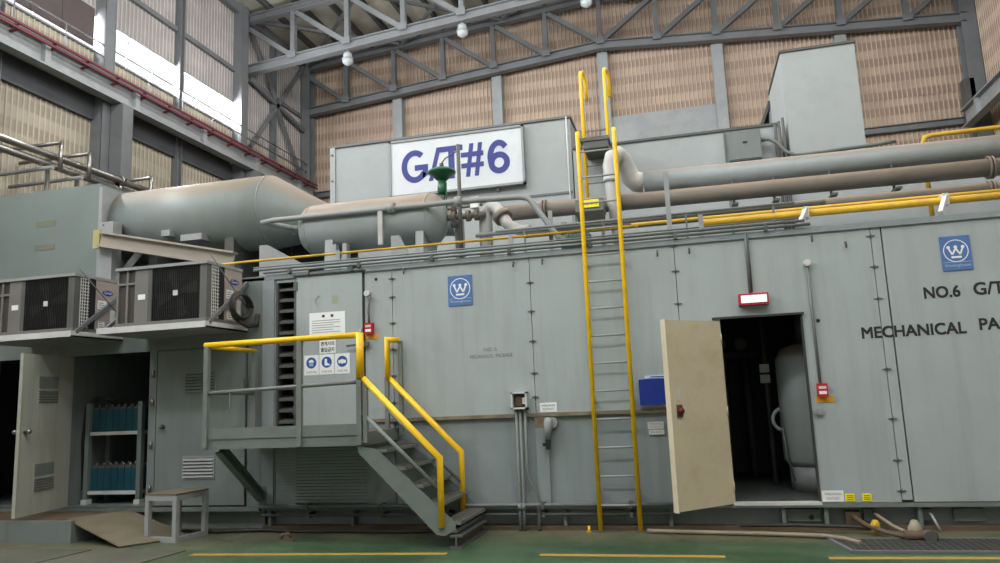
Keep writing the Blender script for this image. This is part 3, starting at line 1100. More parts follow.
# battery rack and batteries
t = thing('battery_rack', 'grey steel battery rack inside the open cabinet', 'rack', (-8.3, 0.5, 0.3))
for x in (-8.84, -7.92):
    for y in (0.30, 0.72):
        MB().box(x - 0.035, x + 0.035, y - 0.035, y + 0.035, 0.30, 1.78).build('post', STAIR, t)
for z in (1.30, 0.44):
    MB().box(-8.80, -7.96, 0.28, 0.74, z, z + 0.05).build('shelf', LGREY, t)
for x in (-8.84, -7.92):
    MB().box(x - 0.05, x + 0.05, 0.25, 0.36, 0.30, 0.37).build('foot', LGREY, t)
for s_, (z, nm) in enumerate(((1.35, 'upper'), (0.49, 'lower'))):
    for i in range(7):
        x = -8.735 + 0.118 * i
        pos = ('leftmost', 'second', 'third', 'fourth', 'fifth', 'sixth', 'rightmost')[i]
        t = thing('battery', '%s teal battery cell from the left on the %s shelf of the rack' % (pos, nm) if 0 < i < 6 else '%s teal battery cell on the %s shelf of the rack' % (pos, nm), 'battery', (x, 0.5, z), 'battery cells on the rack')
        MB().box(x - 0.055, x + 0.055, 0.32, 0.70, z, z + 0.33).build('case', BATT, t)
        MB().box(x - 0.052, x + 0.052, 0.325, 0.695, z + 0.33, z + 0.36).build('lid', DSTEEL, t)
        for y in (0.38, 0.62):
            MB().tube([(x, y, z + 0.36), (x, y, z + 0.40)], 0.016, 8).build('terminal', CHROME, t)
MB_ = MB().tube([(-8.9, 0.3, 0.5), (-8.93, 0.28, 1.2), (-8.9, 0.3, 1.75), (-8.75, 0.36, 1.86), (-8.5, 0.4, 1.8)], 0.02, 8).build('battery_cable', BLACK)
tag(MB_, 'black cable looped beside the battery rack', 'cable')

# ---- wall above the cabinet, behind the condensers
t = thing('upper_wall_panel', 'dark grey steel wall behind the two condenser units', 'wall panel', (-8.5, 0.1, 2.62))
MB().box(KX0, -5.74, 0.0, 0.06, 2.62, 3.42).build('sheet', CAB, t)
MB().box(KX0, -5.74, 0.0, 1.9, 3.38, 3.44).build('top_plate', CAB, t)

# ================================================================ CONDENSER UNITS ON SHELVES
def condenser(dx, which):
    t = thing('condenser_shelf', 'cantilevered pale steel shelf under the ' + which, 'shelf', (-6.75 + dx, -0.45, 2.66), 'condenser shelves')
    a, b = -7.62 + dx, -5.96 + dx
    MB().box(a, b, -0.96, -0.01, 2.66, 2.68).build('plate', STEELL, t)
    MB().box(a, b, -0.97, -0.94, 2.66, 2.74).build('lip', LGREY, t)
    MB().box(b - 0.03, b, -0.94, -0.01, 2.66, 2.74).build('lip', LGREY, t)
    MB().box(a, a + 0.03, -0.94, -0.01, 2.66, 2.74).build('lip', LGREY, t)
    for x in (a + 0.05, b - 0.015):
        MB().bar((x, -0.88, 2.72), (x, -0.01, 3.36), 0.035, 0.05).build('brace', STEEL, t)
    MB().tube([(b + 0.02, -0.9, 3.6), (b + 0.02, -0.02, 2.95)], 0.008, 6).build('stay_wire', STEEL, t)
    u = thing('condenser_unit', 'grey air conditioner condenser with black fan grille, ' + ('beside the yellow platform rail' if dx == 0 else 'cut by the left edge of the photo'), 'condenser', (-6.7 + dx, -0.5, 2.745), 'condenser units')
    x0, x1, y0, y1, z0, z1 = -7.38 + dx, -6.0 + dx, -0.9, -0.12, 2.75, 3.54
    MB().box(x0 + 0.02, x1 - 0.02, y0 + 0.04, y1, z0 + 0.03, z1 - 0.04).build('body', BLACK, u)
    MB().box(x0 - 0.015, x1 + 0.015, y0 - 0.02, y1 + 0.01, z1 - 0.04, z1).build('top_cover', STEELL, u)
    MB().box(x0, x1, y0, y1, z0, z0 + 0.04).build('base_pan', ACBODY, u)
    for x in (x0 + 0.1, x1 - 0.1):
        MB().box(x - 0.04, x + 0.04, y0 + 0.02, y1 - 0.02, 2.68, z0).build('foot', DSTEEL, u)
    zb, zt = z0 + 0.04, z1 - 0.04
    # front: coil columns, service panel, fan grille
    for k in range(2):
        xa = x0 + 0.03 + 0.15 * k
        MB().box(xa, xa + 0.125, y0 + 0.02, y0 + 0.04, zb, zt).build('coil', ACGRILL, u)
    for xa in (x0, x0 + 0.148, x0 + 0.285):
        MB().box(xa, xa + 0.03, y0, y0 + 0.04, zb, zt).build('coil_frame', ACBODY, u)
    MB().box(x0, x0 + 0.3, y0 - 0.001, y0 + 0.03, zt - 0.2, zt - 0.17).build('coil_frame', ACBODY, u)
    p = MB().box(x0 + 0.315, x0 + 0.49, y0, y0 + 0.05, zb, zt).build('service_panel', ACBODY, u)
    MB().box(x0 + 0.34, x0 + 0.45, y0 - 0.004, y0, zb + 0.3, zb + 0.37).build('nameplate', WHITE, p)
    MB().box(x0 + 0.49, x0 + 0.55, y0, y0 + 0.04, zb, zt).build('frame_post', DSTEEL, u)
    MB().box(x1 - 0.1, x1, y0, y0 + 0.1, zb, zt).build('corner_post', mat('condenser_corner_grey', (92, 92, 92), 0.5), u)
    g = MB()
    n = 26
    for i in range(n):
        x = x0 + 0.56 + (x1 - 0.11 - x0 - 0.56) * i / (n - 1)
        g.box(x - 0.005, x + 0.005, y0 + 0.0, y0 + 0.012, zb, zt)
    for z in (zb + 0.17, zb + 0.35, zb + 0.53):
        g.box(x0 + 0.55, x1 - 0.1, y0 + 0.006, y0 + 0.014, z - 0.005, z + 0.005)
    g.build('fan_grille', BLACK, u)
    fcx, fcz = (x0 + 0.55 + x1 - 0.1) / 2, (zb + zt) / 2
    fan = MB().disc((fcx, fcz), 0.06, y0 + 0.03, 0.025, 16).build('fan_hub', BLACK, u)
    MB().box(fcx - 0.035, fcx + 0.035, y0 - 0.006, y0, fcz - 0.035, fcz + 0.035).build('badge', LGREY, u)
    for k in range(4):
        a_ = R(90 * k + 20)
        ca, sa = math.cos(a_), math.sin(a_)
        pts = [(fcx + r_ * ca - q * sa, y0 + 0.036, fcz + r_ * sa + q * ca) for r_, q in ((0.05, -0.03), (0.3, -0.1), (0.32, 0.06), (0.05, 0.03))]
        MB().prism(pts, (0, 0.003, 0)).build('fan_blade', DSTEEL, fan)
    # right side: wire coil guard, dark gap, side panel with badge and labels
    gd = MB()
    for i in range(16):
        z = zb + 0.02 + (zt - zb - 0.04) * i / 15
        gd.box(x1 - 0.004, x1 + 0.008, y0 + 0.1, y0 + 0.26, z - 0.006, z + 0.006)
    for y in (y0 + 0.11, y0 + 0.15, y0 + 0.19, y0 + 0.24):
        gd.box(x1 - 0.004, x1 + 0.006, y - 0.005, y + 0.005, zb, zt)
    gd.build('coil_guard', LGREY, u)
    MB().box(x1 - 0.02, x1 + 0.002, y0 + 0.26, y0 + 0.38, zb, zt).build('dark_strip', BLACK, u)
    sp_ = MB().box(x1 - 0.02, x1 + 0.006, y0 + 0.38, y1, zb, zt).build('side_panel', ACSIDE, u)
    yc, zc = y0 + 0.6, zt - 0.17
    ov = MB().prism([(x1 + 0.006, yc + 0.1 * math.cos(2 * math.pi * i / 20), zc + 0.038 * math.sin(2 * math.pi * i / 20)) for i in range(20)], (0.004, 0, 0)).build('badge', mat('badge_blue', (40, 60, 150), 0.4), sp_)
    bt = text('badge_lettering', 'Carrier', 0, 0, 0, 0.04, WHITE, None, width=0.15, align='CENTER', shear=0.2)
    bt.parent = ov
    bt.location = Vector((x1 + 0.0125, yc, zc - 0.018)) - wloc(ov)
    bt.rotation_euler.z = R(90)
    for ya, yb, za, zb_ in ((y0 + 0.42, y0 + 0.58, zb + 0.3, zb + 0.42), (y0 + 0.44, y0 + 0.56, zb + 0.02, zb + 0.12), (y0 + 0.66, y0 + 0.75, zb + 0.02, zb + 0.3)):
        MB().box(x1 + 0.006, x1 + 0.009, ya, yb, za, zb_).build('label_plate', WHITE, sp_)
        for k in range(3):
            MB().box(x1 + 0.009, x1 + 0.0105, ya + 0.015, yb - 0.015 - 0.02 * k, za + 0.02 + 0.03 * k, za + 0.03 + 0.03 * k).build('print_line', INKG, sp_)


condenser(0, 'condenser beside the yellow platform rail')
condenser(-2.07, 'condenser at the left edge')
# coil of cable on the wall by the right condenser
t = thing('cable_coil', 'coil of black refrigerant hose hanging beside the right condenser', 'cable', (-5.86, -0.3, 2.7))
for k in range(3):
    pts = []
    for i in range(17):
        a = 2 * math.pi * i / 16
        pts.append((-5.88 + 0.03 * k, -0.35 + (0.2 + 0.015 * k) * math.cos(a), 2.98 + (0.2 - 0.02 * k) * math.sin(a)))
    MB().tube(pts, 0.018, 8).build('hose_loop', RUBBER, t)
MB().tube([(-5.86, -0.4, 2.78), (-5.84, -0.2, 2.72), (-5.8, -0.05, 2.75), (-5.8, -0.02, 2.9)], 0.03, 8).build('hose_tail', RUBBER, t)

# ================================================================ ACCESS PLATFORM AND STAIRS
P = thing('access_platform', 'grey steel access platform with yellow handrails and stair', 'platform', (-4.5, -0.6, 0))
px0, px1, py0, py1, pz = -5.82, -3.72, -1.14, -0.03, 1.28
MB().box(px0, px1, py0 + 0.02, py1, pz - 0.05, pz).build('deck', STAIR, P)
MB().box(px0, px1, py0, py0 + 0.02, pz - 0.15, pz - 0.02).build('fascia', STAIR, P)
MB().box(px0, px1, py0 - 0.012, py0 + 0.02, pz - 0.03, pz + 0.1).build('toe_board', STAIR, P)
MB().box(px0, px0 + 0.02, py0 + 0.02, py1, pz - 0.15, pz + 0.08).build('fascia', STAIR, P)
MB().box(px1 - 0.02, px1, py0 + 0.02, py1, pz - 0.15, pz - 0.05).build('fascia', STAIR, P)
for x in (-5.0, -4.4):
    MB().box(x - 0.03, x + 0.03, py0 + 0.02, py1, pz - 0.15, pz - 0.05).build('joist', STAIR, P)
for x in (-5.79, -4.52, -3.75):
    MB().bar((x, py0 - 0.01, 1.14), (x, py0 - 0.01, 2.38), 0.06, 0.06).build('railing_post', RAILG, P)
for y in (-0.1,):
    MB().bar((-5.79, y, 1.2), (-5.79, y, 2.38), 0.06, 0.06).build('railing_post', RAILG, P)
YR = 0.036
MB().tube([(-5.83, py0, 2.40), (-3.74, py0, 2.41)], YR, 12).build('handrail', YEL, P)
MB().tube([(-3.74, py0 - 0.012, 2.43), (-3.74, py0 - 0.012, 1.90)], YR + 0.01, 12).build('handrail', YEL, P)
MB().tube([(-5.79, py0, 2.385), (-5.79, -0.08, 2.385)], YR * 0.8, 12).build('handrail', YEL, P)
MB().tube([(-5.8, py0, 1.81), (-3.75, py0, 1.86)], 0.024, 10).build('mid_rail', RAILG, P)
MB().tube([(-5.79, py0, 1.81), (-5.79, -0.1, 1.81)], 0.024, 10).build('mid_rail', RAILG, P)
MB().tube([(-5.45, py0 - 0.03, 1.8), (-5.45, py0 - 0.035, 1.6), (-5.44, py0 - 0.04, 1.57), (-5.42, py0 - 0.04, 1.58)], 0.006, 6).build('wire_hook', DSTEEL, P)
for x in (-5.72,):
    MB().ibeam((x, -0.95, 1.12), (x, -0.02, 0.42), 0.1, 0.12, 0.02).build('knee_brace', STAIR, P)
    MB().box(x - 0.08, x + 0.08, -0.035, -0.03, 0.32, 0.56).build('brace_plate', STAIR, P)
# stair
st = [(0.0, 0.0)]
for y, dy in ((py0, 0.02), (-0.08, -0.02)):
    MB().prism([(-3.78, y, 1.13), (-3.55, y, 1.08), (-2.63, y, 0.27), (-2.63, y, 0.20), (-2.75, y, 0.13), (-2.85, y, 0.14), (-3.78, y, 1.05)], (0, dy, 0)).build('stringer', STAIR, P)
for i in range(5):
    z = 1.08 - 0.2 * i
    x = -3.55 + 0.215 * i
    tr = MB().box(x - 0.11, x + 0.12, py0 + 0.02, -0.10, z - 0.035, z).build('tread', STAIR, P)
    for k in range(4):
        MB().box(x - 0.09 + 0.05 * k, x - 0.075 + 0.05 * k, py0 + 0.04, -0.12, z, z + 0.006).build('grip_strip', DSTEEL, tr)
MB().box(-2.72, -2.62, py0 + 0.02, -0.10, 0.16, 0.20).build('tread', STAIR, P)
MB().ibeam((-2.62, py0 - 0.03, 0.07), (-2.62, -0.13, 0.07), 0.14, 0.14, 0.02).build('foot_beam', DSTEEL, P)
for y, xs, zs, xe, ze, zf in ((py0, -3.71, 1.90, -2.79, 0.97, 0.22), (-0.14, -3.80, 1.92, -2.85, 0.96, 0.26)):
    MB().tube([(xs, y, zs), (xe, y, ze), (xe, y, zf)], YR, 12).build('stair_handrail', YEL, P)
MB().tube([(-3.72, py0, 1.50), (-2.80, py0, 0.62)], 0.024, 10).build('mid_rail', RAILG, P)
MB().tube([(-3.80, -0.16, 1.50), (-2.86, -0.16, 0.60)], 0.022, 10).build('mid_rail', RAILG, P)
MB().bar((-3.68, py0, 1.16), (-3.68, py0, 1.88), 0.05, 0.05).build('railing_post', RAILG, P)
MB().bar((-3.82, -0.16, 1.2), (-3.82, -0.16, 1.94), 0.05, 0.05).build('railing_post', RAILG, P)
MB().tube([(-3.81, -0.16, 1.90), (-3.81, -0.16, 2.42), (-3.66, -0.10, 2.41)], YR, 12).build('handrail', YEL, P)
MB().bar((-3.66, -0.08, 1.2), (-3.66, -0.08, 2.40), 0.05, 0.05).build('railing_post', RAILG, P)

# ================================================================ LADDERS
L1 = thing('wall_ladder', 'tall yellow fixed ladder on the enclosure front reaching the floor', 'ladder', (-0.93, -0.12, 0))
for x in (-1.165, -0.70):
    MB().tube([(x, -0.12, 0.0), (x, -0.12, 4.86), (x, -0.10, 4.93)], 0.028, 12).build('stile', YEL, L1)
    MB().box(x - 0.06, x + 0.06, -0.17, -0.07, 0.0, 0.012).build('foot_plate', DSTEEL, L1)
    for z in (0.42, 1.5, 3.2):
        MB().box(x - 0.015, x + 0.015, -0.12, 0.0, z - 0.02, z + 0.02).build('wall_bracket', DSTEEL, L1)
z = 0.30
while z < 4.8:
    MB().tube([(-1.165, -0.12, z), (-0.70, -0.12, z)], 0.012, 8).build('rung', STEELL, L1)
    z += 0.335
L2 = thing('roof_ladder', 'short yellow ladder with hooked top ends on the rear enclosure', 'ladder', (-1.2, 2.7, 4.2))
for x in (-1.42, -1.02):
    MB().tube([(x, 2.72, 4.5), (x, 2.72, 6.9), (x, 2.76, 7.02), (x + 0.02, 2.84, 7.06), (x + 0.04, 2.93, 7.02), (x + 0.05, 2.96, 6.9), (x + 0.06, 2.96, 6.6)], 0.03, 10).build('stile', YEL, L2)
for i in range(5):
    MB().tube([(-1.42, 2.72, 4.75 + 0.3 * i), (-1.02, 2.72, 4.75 + 0.3 * i)], 0.012, 8).build('rung', STEEL, L2)
t = thing('ladder_landing', 'dark grey landing plate behind the ladder top', 'landing', (-1.2, 2.6, 5.6))
MB().box(-1.42, -0.98, 2.35, 3.0, 5.66, 5.72).build('plate', DSTEEL, t)
MB().box(-1.40, -1.0, 2.37, 2.99, 5.54, 5.66).build('skirt', DSTEEL, t)
t = thing('step_box', 'grey crossover step box with yellow caution label behind the ladder', 'step', (-1.2, 1.25, 3.45))
MB().box(-1.41, -1.01, 1.08, 1.42, 4.18, 4.36).build('tread', STEEL, t)
MB().prism([(-1.41, 1.08, 4.18), (-1.01, 1.08, 4.18), (-1.03, 1.16, 4.03), (-1.39, 1.16, 4.03)], (0, 0.24, 0)).build('skirt', DSTEEL, t)
for x in (-1.37, -1.05):
    MB().box(x - 0.025, x + 0.025, 1.2, 1.26, 3.45, 4.1).build('leg', STEEL, t)
lb = MB().box(-1.34, -1.07, 1.065, 1.08, 4.23, 4.34).build('caution_label', YELL, t)
text('label_lettering', '추락 주의', -1.205, 1.063, 4.255, 0.055, INK, lb, width=0.21, align='CENTER', thick=0.002)

# ================================================================ ROOF EQUIPMENT
G = thing('rear_enclosure', 'tall plain grey rear enclosure carrying the lettered sign', 'enclosure', (-3.9, 4.5, 0))
MB().box(-6.2, -1.68, 3.0, 6.5, 0.0, 6.34).build('body', ENCL, G)
MB().box(-6.23, -1.66, 2.97, 6.5, 6.34, 6.38).build('top_edge', STEEL, G)
MB().box(-6.2, -6.1, 2.97, 3.0, 3.4, 6.34).build('corner_strip', ENCL, G)
for z in (3.9, 4.5, 5.1, 5.7, 6.2):
    MB().disc((-6.15, z), 0.02, 2.97, 0.012, 10).build('bolt', DSTEEL, G)
MB().box(-6.1, -1.7, 2.985, 3.0, 5.0, 5.04).build('seam_strip', STEEL, G)
MB().tube([(-1.74, 2.96, 3.5), (-1.74, 2.96, 6.36)], 0.014, 8).build('corner_pipe', LGREY, G)
t = thing('rear_enclosure', 'lower grey rear enclosure behind the thick pipes', 'enclosure', (2.5, 4.5, 0))
MB().box(-1.66, 1.66, 3.0, 6.5, 0.0, 5.76).build('body', ENCL, t)
MB().box(-1.66, 1.68, 2.97, 6.5, 5.76, 5.80).build('top_edge', DSTEEL, t)
MB().box(1.66, 6.4, 3.0, 6.5, 0.0, 4.98).build('low_body', ENCL, t)
MB().box(1.66, 6.4, 2.97, 6.5, 4.98, 5.02).build('low_top_edge', STEEL, t)
MB().box(0.82, 0.86, 2.98, 3.0, 3.4, 5.76).build('seam_strip', STEEL, t)

s = thing('unit_sign', 'large white sign board with blue G/T#6 lettering', 'sign', (-3.74, 2.93, 5.27))
bd = MB().box(-4.95, -2.53, 2.90, 2.96, 5.27, 6.25).build('board', mat('sign_board_white', (204, 207, 212), 0.5, var=0.03, dirt=(176, 178, 182), amt=0.4), s)
for a in ((-4.99, -2.49, 6.25, 6.29), (-4.99, -2.49, 5.23, 5.27), (-4.99, -4.95, 5.23, 6.29), (-2.53, -2.49, 5.23, 6.29)):
    MB().box(a[0], a[1], 2.88, 2.97, a[2], a[3]).build('frame', STEELL, s)


def ring_stroke(m, cx, cz, rx, rz_, a0, a1, w_, y, n=28):
    """flat curved stroke facing -Y along an ellipse from angle a0 to a1"""
    for i in range(n):
        q = [R(a0 + (a1 - a0) * k / n) for k in (i, i + 1)]
        o_ = [(cx + (rx + d_) * math.cos(t_), y, cz + (rz_ + d_) * math.sin(t_)) for d_ in (-w_ / 2, w_ / 2) for t_ in q]
        m.prism([o_[0], o_[1], o_[3], o_[2]], (0, -0.006, 0))
    return m


def flat(m, pts, y):
    return m.prism([(p_[0], y, p_[1]) for p_ in pts], (0, -0.006, 0))


LY, LB, LT, LW = 2.90, 5.47, 6.07, 0.105
lc = (LB + LT) / 2
g_ = ring_stroke(MB(), -4.50, lc, 0.20, 0.25, 48, 330, LW, LY)
flat(g_, [(-4.50, lc - 0.08), (-4.25, lc - 0.08), (-4.25, lc + 0.02), (-4.50, lc + 0.02)], LY)
flat(g_, [(-4.35, LB + 0.06), (-4.25, LB + 0.12), (-4.25, lc - 0.08), (-4.35, lc - 0.08)], LY)
g_.build('letter', BLUET, s)
flat(MB(), [(-4.24, LB), (-4.16, LB), (-4.00, LT), (-4.08, LT)], LY).build('letter', BLUET, s)
t_ = flat(MB(), [(-4.02, LT - 0.10), (-3.60, LT - 0.10), (-3.60, LT), (-4.02, LT)], LY)
flat(t_, [(-3.865, LB), (-3.755, LB), (-3.755, LT - 0.10), (-3.865, LT - 0.10)], LY)
t_.build('letter', BLUET, s)
h_ = MB()
for xb in (-3.55, -3.39):
    flat(h_, [(xb, LB), (xb + 0.075, LB), (xb + 0.155, LT), (xb + 0.08, LT)], LY)
for zb in (LB + 0.16, LB + 0.36):
    flat(h_, [(-3.63, zb), (-3.22, zb), (-3.22, zb + 0.085), (-3.63, zb + 0.085)], LY - 0.001)
h_.build('letter', BLUET, s)
x_ = ring_stroke(MB(), -2.94, LB + 0.19, 0.14, 0.145, 0, 360, LW, LY)
ring_stroke(x_, -2.94, lc, 0.155, 0.25, 40, 200, LW, LY - 0.001)
x_.build('letter', BLUET, s)
for x in (-4.5, -3.0):
    MB().box(x - 0.03, x + 0.03, 2.95, 3.0, 5.17, 5.25).build('mount_clip', STEELL, s)

t = thing('intake_box', 'tall plain grey box on the roof, taller one at right', 'box', (2.4, 4.0, 5.3))
MB().box(1.81, 2.92, 3.0, 4.7, 5.02, 6.95).build('body', ENCL, t)
MB().box(1.79, 2.94, 2.93, 4.75, 6.95, 6.99).build('top_cover', DSTEEL, t)
MB().box(1.81, 2.92, 2.955, 2.995, 5.03, 6.95).build('front_plate', ENCL, t)
t = thing('intake_box', 'small grey box peeking out behind the tall roof box', 'box', (2.0, 6.2, 5.8))
MB().prism([(1.70, 4.78, 5.02), (2.5, 4.78, 5.02), (2.5, 4.78, 6.80), (1.80, 4.78, 6.80)], (0, 0.9, 0)).build('body', ENCL, t)
MB().prism([(1.60, 4.76, 6.40), (1.66, 4.76, 6.40), (1.84, 4.76, 6.80), (1.78, 4.76, 6.80)], (0, 0.9, 0)).build('side_fin', DSTEEL, t)
MB().box(1.78, 2.52, 4.76, 5.7, 6.80, 6.85).build('top_cover', DSTEEL, t)
t = thing('junction_box', 'grey junction box on the rear enclosure beside the tall box', 'junction box', (1.1, 2.9, 5.16))
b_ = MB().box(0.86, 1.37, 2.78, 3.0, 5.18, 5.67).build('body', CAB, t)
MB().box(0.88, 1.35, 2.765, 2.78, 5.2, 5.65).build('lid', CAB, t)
MB().box(0.88, 1.36, 2.76, 2.98, 5.10, 5.15).build('base_strip', BLACK, t)
MB().box(1.09, 1.16, 2.755, 2.765, 5.45, 5.48).build('maker_plate', BLACK, t)
t = thing('conduit', 'bent grey conduit curving from the junction box to the pipes', 'conduit', (1.7, 2.85, 5.2))
MB().tube([(1.37, 2.88, 5.5), (1.5, 2.85, 5.5), (1.6, 2.82, 5.42), (1.72, 2.8, 5.25), (1.85, 2.8, 5.18), (2.0, 2.8, 5.17), (3.0, 2.8, 5.2), (3.3, 2.8, 5.22)], 0.03, 10).build('run', CONDUIT, t)
for k, x in enumerate((1.62, 1.68, 1.74)):
    o = MB().tube([(x, 2.93, 3.5), (x, 2.93, 5.75 + 0.05 * k)], 0.022, 8).build('riser_conduit', DSTEEL)
    tag(o, 'dark vertical conduit left of the tall roof box, ' + ('left', 'middle', 'right')[k] + ' of three', 'conduit', 'riser conduits')

# left grey box
t = thing('duct_box', 'large grey green duct box above the left condenser', 'duct box', (-10.3, 1.8, 3.44))
MB().box(-12.6, -9.1, 0.6, 3.0, 3.44, 5.34).build('body', mat('duct_box_paint', (112, 123, 121), 0.5, var=0.05, dirt=(110, 108, 96), amt=0.3), t)
for z in (4.32, 4.72):
    MB().box(-10.35, -9.95, 0.595, 0.6, z, z + 0.09).build('stencil_stain', mat('ochre_stain', (112, 114, 98), 0.7), t)
MB().box(-9.1, -9.04, 0.58, 2.9, 3.44, 5.28).build('side_flange', STEELL, t)
t = thing('duct_post', 'pale steel post standing beside the duct box', 'post', (-8.85, 0.6, 3.44))
MB().box(-8.98, -8.74, 0.5, 0.7, 3.44, 4.65).build('column', STEELL, t)
for z in (4.38, 4.6):
    MB().disc((-8.92, z), 0.015, 0.5, 0.01, 8).build('bolt', DSTEEL, t)

# big duct with cone
DZ, DY, DR = 4.74, 1.30, 0.60
t = thing('exhaust_duct', 'big dusty grey green cylindrical duct with a cone end', 'duct', (-7.7, DY, 4.2))
MB().tube([(-9.02, DY, DZ), (-6.32, DY, DZ)], DR, 48, caps=True).build('shell', DUCT, t)
MB().loft_x(-6.32, (DY, DZ), DR, -5.35, (DY + 0.35, DZ - 0.2), 0.22).build('cone', DUCT, t)
MB().tube([(-5.35, DY + 0.35, DZ - 0.22), (-3.4, DY + 0.45, DZ - 0.38)], 0.2, 20).build('outlet_pipe', DUCT, t)
MB().tube([(-6.33, DY, DZ), (-6.31, DY, DZ)], DR + 0.004, 48).build('weld_band', DUCT, t)
for x, wd, z in ((-8.72, 0.16, 4.40), (-8.33, 0.34, 4.27), (-7.92, 0.16, 4.42), (-7.45, 0.38, 4.31)):
    MB().box(x - wd / 2, x + wd / 2, DY - 0.6, DY - 0.3, z - 0.05, z + 0.05).build('support_lug', STEELL, t)
for x in (-8.3, -6.9):
    MB().box(x - 0.08, x + 0.08, DY - 0.4, DY + 0.4, 3.44, 4.4).build('saddle', DSTEEL, t)
t = thing('support_beam', 'long dusty steel beam below the big duct', 'beam', (-7.5, 1.5, 4.0))
MB().ibeam((-8.86, 0.40, 4.34), (-6.62, 0.62, 3.86), 0.16, 0.24, 0.03).build('beam', mat('dusty_beam_paint', (150, 142, 132), 0.6, var=0.08, dust=(150, 132, 112)), t)
MB().box(-9.0, -8.88, 0.38, 0.44, 4.2, 4.50).build('end_plate', mat('yellow_end_plate', (160, 152, 104), 0.6), t)
MB().bar((-8.8, 0.6, 3.6), (-8.5, 0.85, 4.2), 0.08, 0.1).build('knee_brace', STEELL, t)
MB().box(-6.72, -6.56, 0.54, 0.7, 3.44, 3.8).build('post', DSTEEL, t)

t = thing('duct_shade_sheet', 'dark sheet added for the shade below the big duct', 'panel', (-7.5, 1.9, 3.44))
MB().box(-9.0, -5.2, 1.95, 2.0, 3.45, 4.6).build('sheet', DARKI, t)  # dark sheet and ribs stand in for the shade under the duct
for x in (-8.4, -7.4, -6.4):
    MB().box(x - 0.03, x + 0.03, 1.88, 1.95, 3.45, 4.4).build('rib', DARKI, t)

# smaller tank
TZ, TY, TR = 4.27, 0.95, 0.385
t = thing('receiver_tank', 'dusty grey horizontal tank with domed ends on the roof', 'tank', (-4.4, TY, 3.44))
hd = [(-3.52 + 0.22 * math.sin(R(a)), TR * math.cos(R(a))) for a in (0, 20, 40, 60, 75, 85)]
MB().tube([(-5.42 - (x + 3.52), TY, TZ) for x, _ in reversed(hd)] + [(x, TY, TZ) for x, _ in hd], [r for _, r in reversed(hd)] + [r for _, r in hd], 40).build('shell', TANK, t)
MB().tube([(-5.43, TY, TZ), (-5.41, TY, TZ)], TR + 0.003, 40).build('weld_band', TANK, t)
MB().tube([(-3.54, TY, TZ), (-3.51, TY, TZ)], TR + 0.003, 40).build('weld_band', TANK, t)
for x in (-5.05, -3.62):
    MB().prism([(x - 0.06, TY - 0.34, 3.45), (x - 0.06, TY + 0.34, 3.45), (x - 0.06, TY + 0.3, 4.05), (x - 0.06, TY - 0.3, 4.05)], (0.12, 0, 0)).build('saddle', TANK, t)
for x in (-4.95, -4.78):
    MB().prism([(x - 0.05, 0.58, 3.48), (x + 0.05, 0.58, 3.48), (x + 0.03, 0.62, 3.95), (x - 0.03, 0.62, 3.95)], (0, 0.1, 0)).build('saddle_lug', STEELL, t)
MB().box(-4.2, -4.13, 0.50, 0.54, 3.85, 4.40).build('strap', PIPEW, t)
for k, (xa, xb, za) in enumerate(((-6.08, -5.3, 4.0), (-3.98, -3.70, 3.95))):
    o = MB().prism([(xa, 0.45, 3.46), (xb, 0.45, 3.46), (xb, 0.45, 3.62), (xa + 0.12, 0.45, za), (xa, 0.45, za)], (0, 0.06, 0)).build('gusset_plate', STEELL)
    tag(o, ('pale triangular gusset plate below the duct cone', 'pale triangular gusset plate below the tank right end')[k], 'gusset', 'roof gusset plates')

# front thin pipe over the tank
t = thing('drain_pipe', 'thin grey pipe running in front of the dusty tank and dropping right', 'pipe', (-4, 0.55, 4.3))
MB().tube([(-5.5, 0.95, 4.27), (-6.0, 0.62, 4.36), (-6.09, 0.55, 4.38), (-5.9, 0.53, 4.385), (-3.0, 0.53, 4.37), (-2.1, 0.53, 4.34), (-1.98, 0.53, 4.31), (-1.90, 0.53, 4.2), (-1.60, 0.53, 3.74), (-1.5, 0.56, 3.66)], 0.042, 12).build('run', PIPEB, t)
for x, y, z in ((-3.99, 0.53, 4.38), (-2.98, 0.53, 4.37), (-5.72, 0.88, 4.29)):
    MB().tube([(x - 0.05, y, z), (x + 0.05, y, z)], 0.075, 12).build('coupling', PIPEB, t)
# pole
o = MB().tube([(-3.06, 0.85, 3.45), (-3.06, 0.85, 5.32)], 0.03, 10).build('vent_pole', DSTEEL)
tag(o, 'thin dark vertical pole in front of the lettered sign', 'pole')
t = thing('grey_post', 'pale square post beside the dark pole', 'post', (-3.18, 1.2, 3.45))
MB().box(-3.24, -3.12, 1.15, 1.25, 3.45, 4.3).build('post', STEELL, t)
MB().box(-3.28, -3.08, 1.1, 1.3, 3.45, 3.48).build('base_plate', STEELL, t)
# green actuator
t = thing('valve_actuator', 'bright green valve actuator in front of the sign', 'valve', (-3.46, 1.3, 4.6))
MB().tube([(-3.47, 1.3, 4.95), (-3.47, 1.3, 5.03), (-3.47, 1.3, 5.06), (-3.47, 1.3, 5.09), (-3.47, 1.3, 5.14)], [0.08, 0.16, 0.215, 0.215, 0.12], 28).build('diaphragm_case', GREEN, t)
MB().tube([(-3.47, 1.3, 5.14), (-3.47, 1.3, 5.22)], 0.035, 10).build('top_cap', DSTEEL, t)
MB().tube([(-3.47, 1.3, 4.72), (-3.47, 1.3, 4.78), (-3.47, 1.3, 5.0)], [0.06, 0.075, 0.06], 14).build('yoke', GREEN, t)
MB().tube([(-3.47, 1.3, 4.34), (-3.47, 1.3, 4.6), (-3.47, 1.3, 4.72)], [0.05, 0.035, 0.05], 10).build('stem', DSTEEL, t)
MB().tube([(-3.40, 1.28, 4.4), (-3.40, 1.28, 4.9)], 0.012, 6).build('signal_tube', GREEN, t)
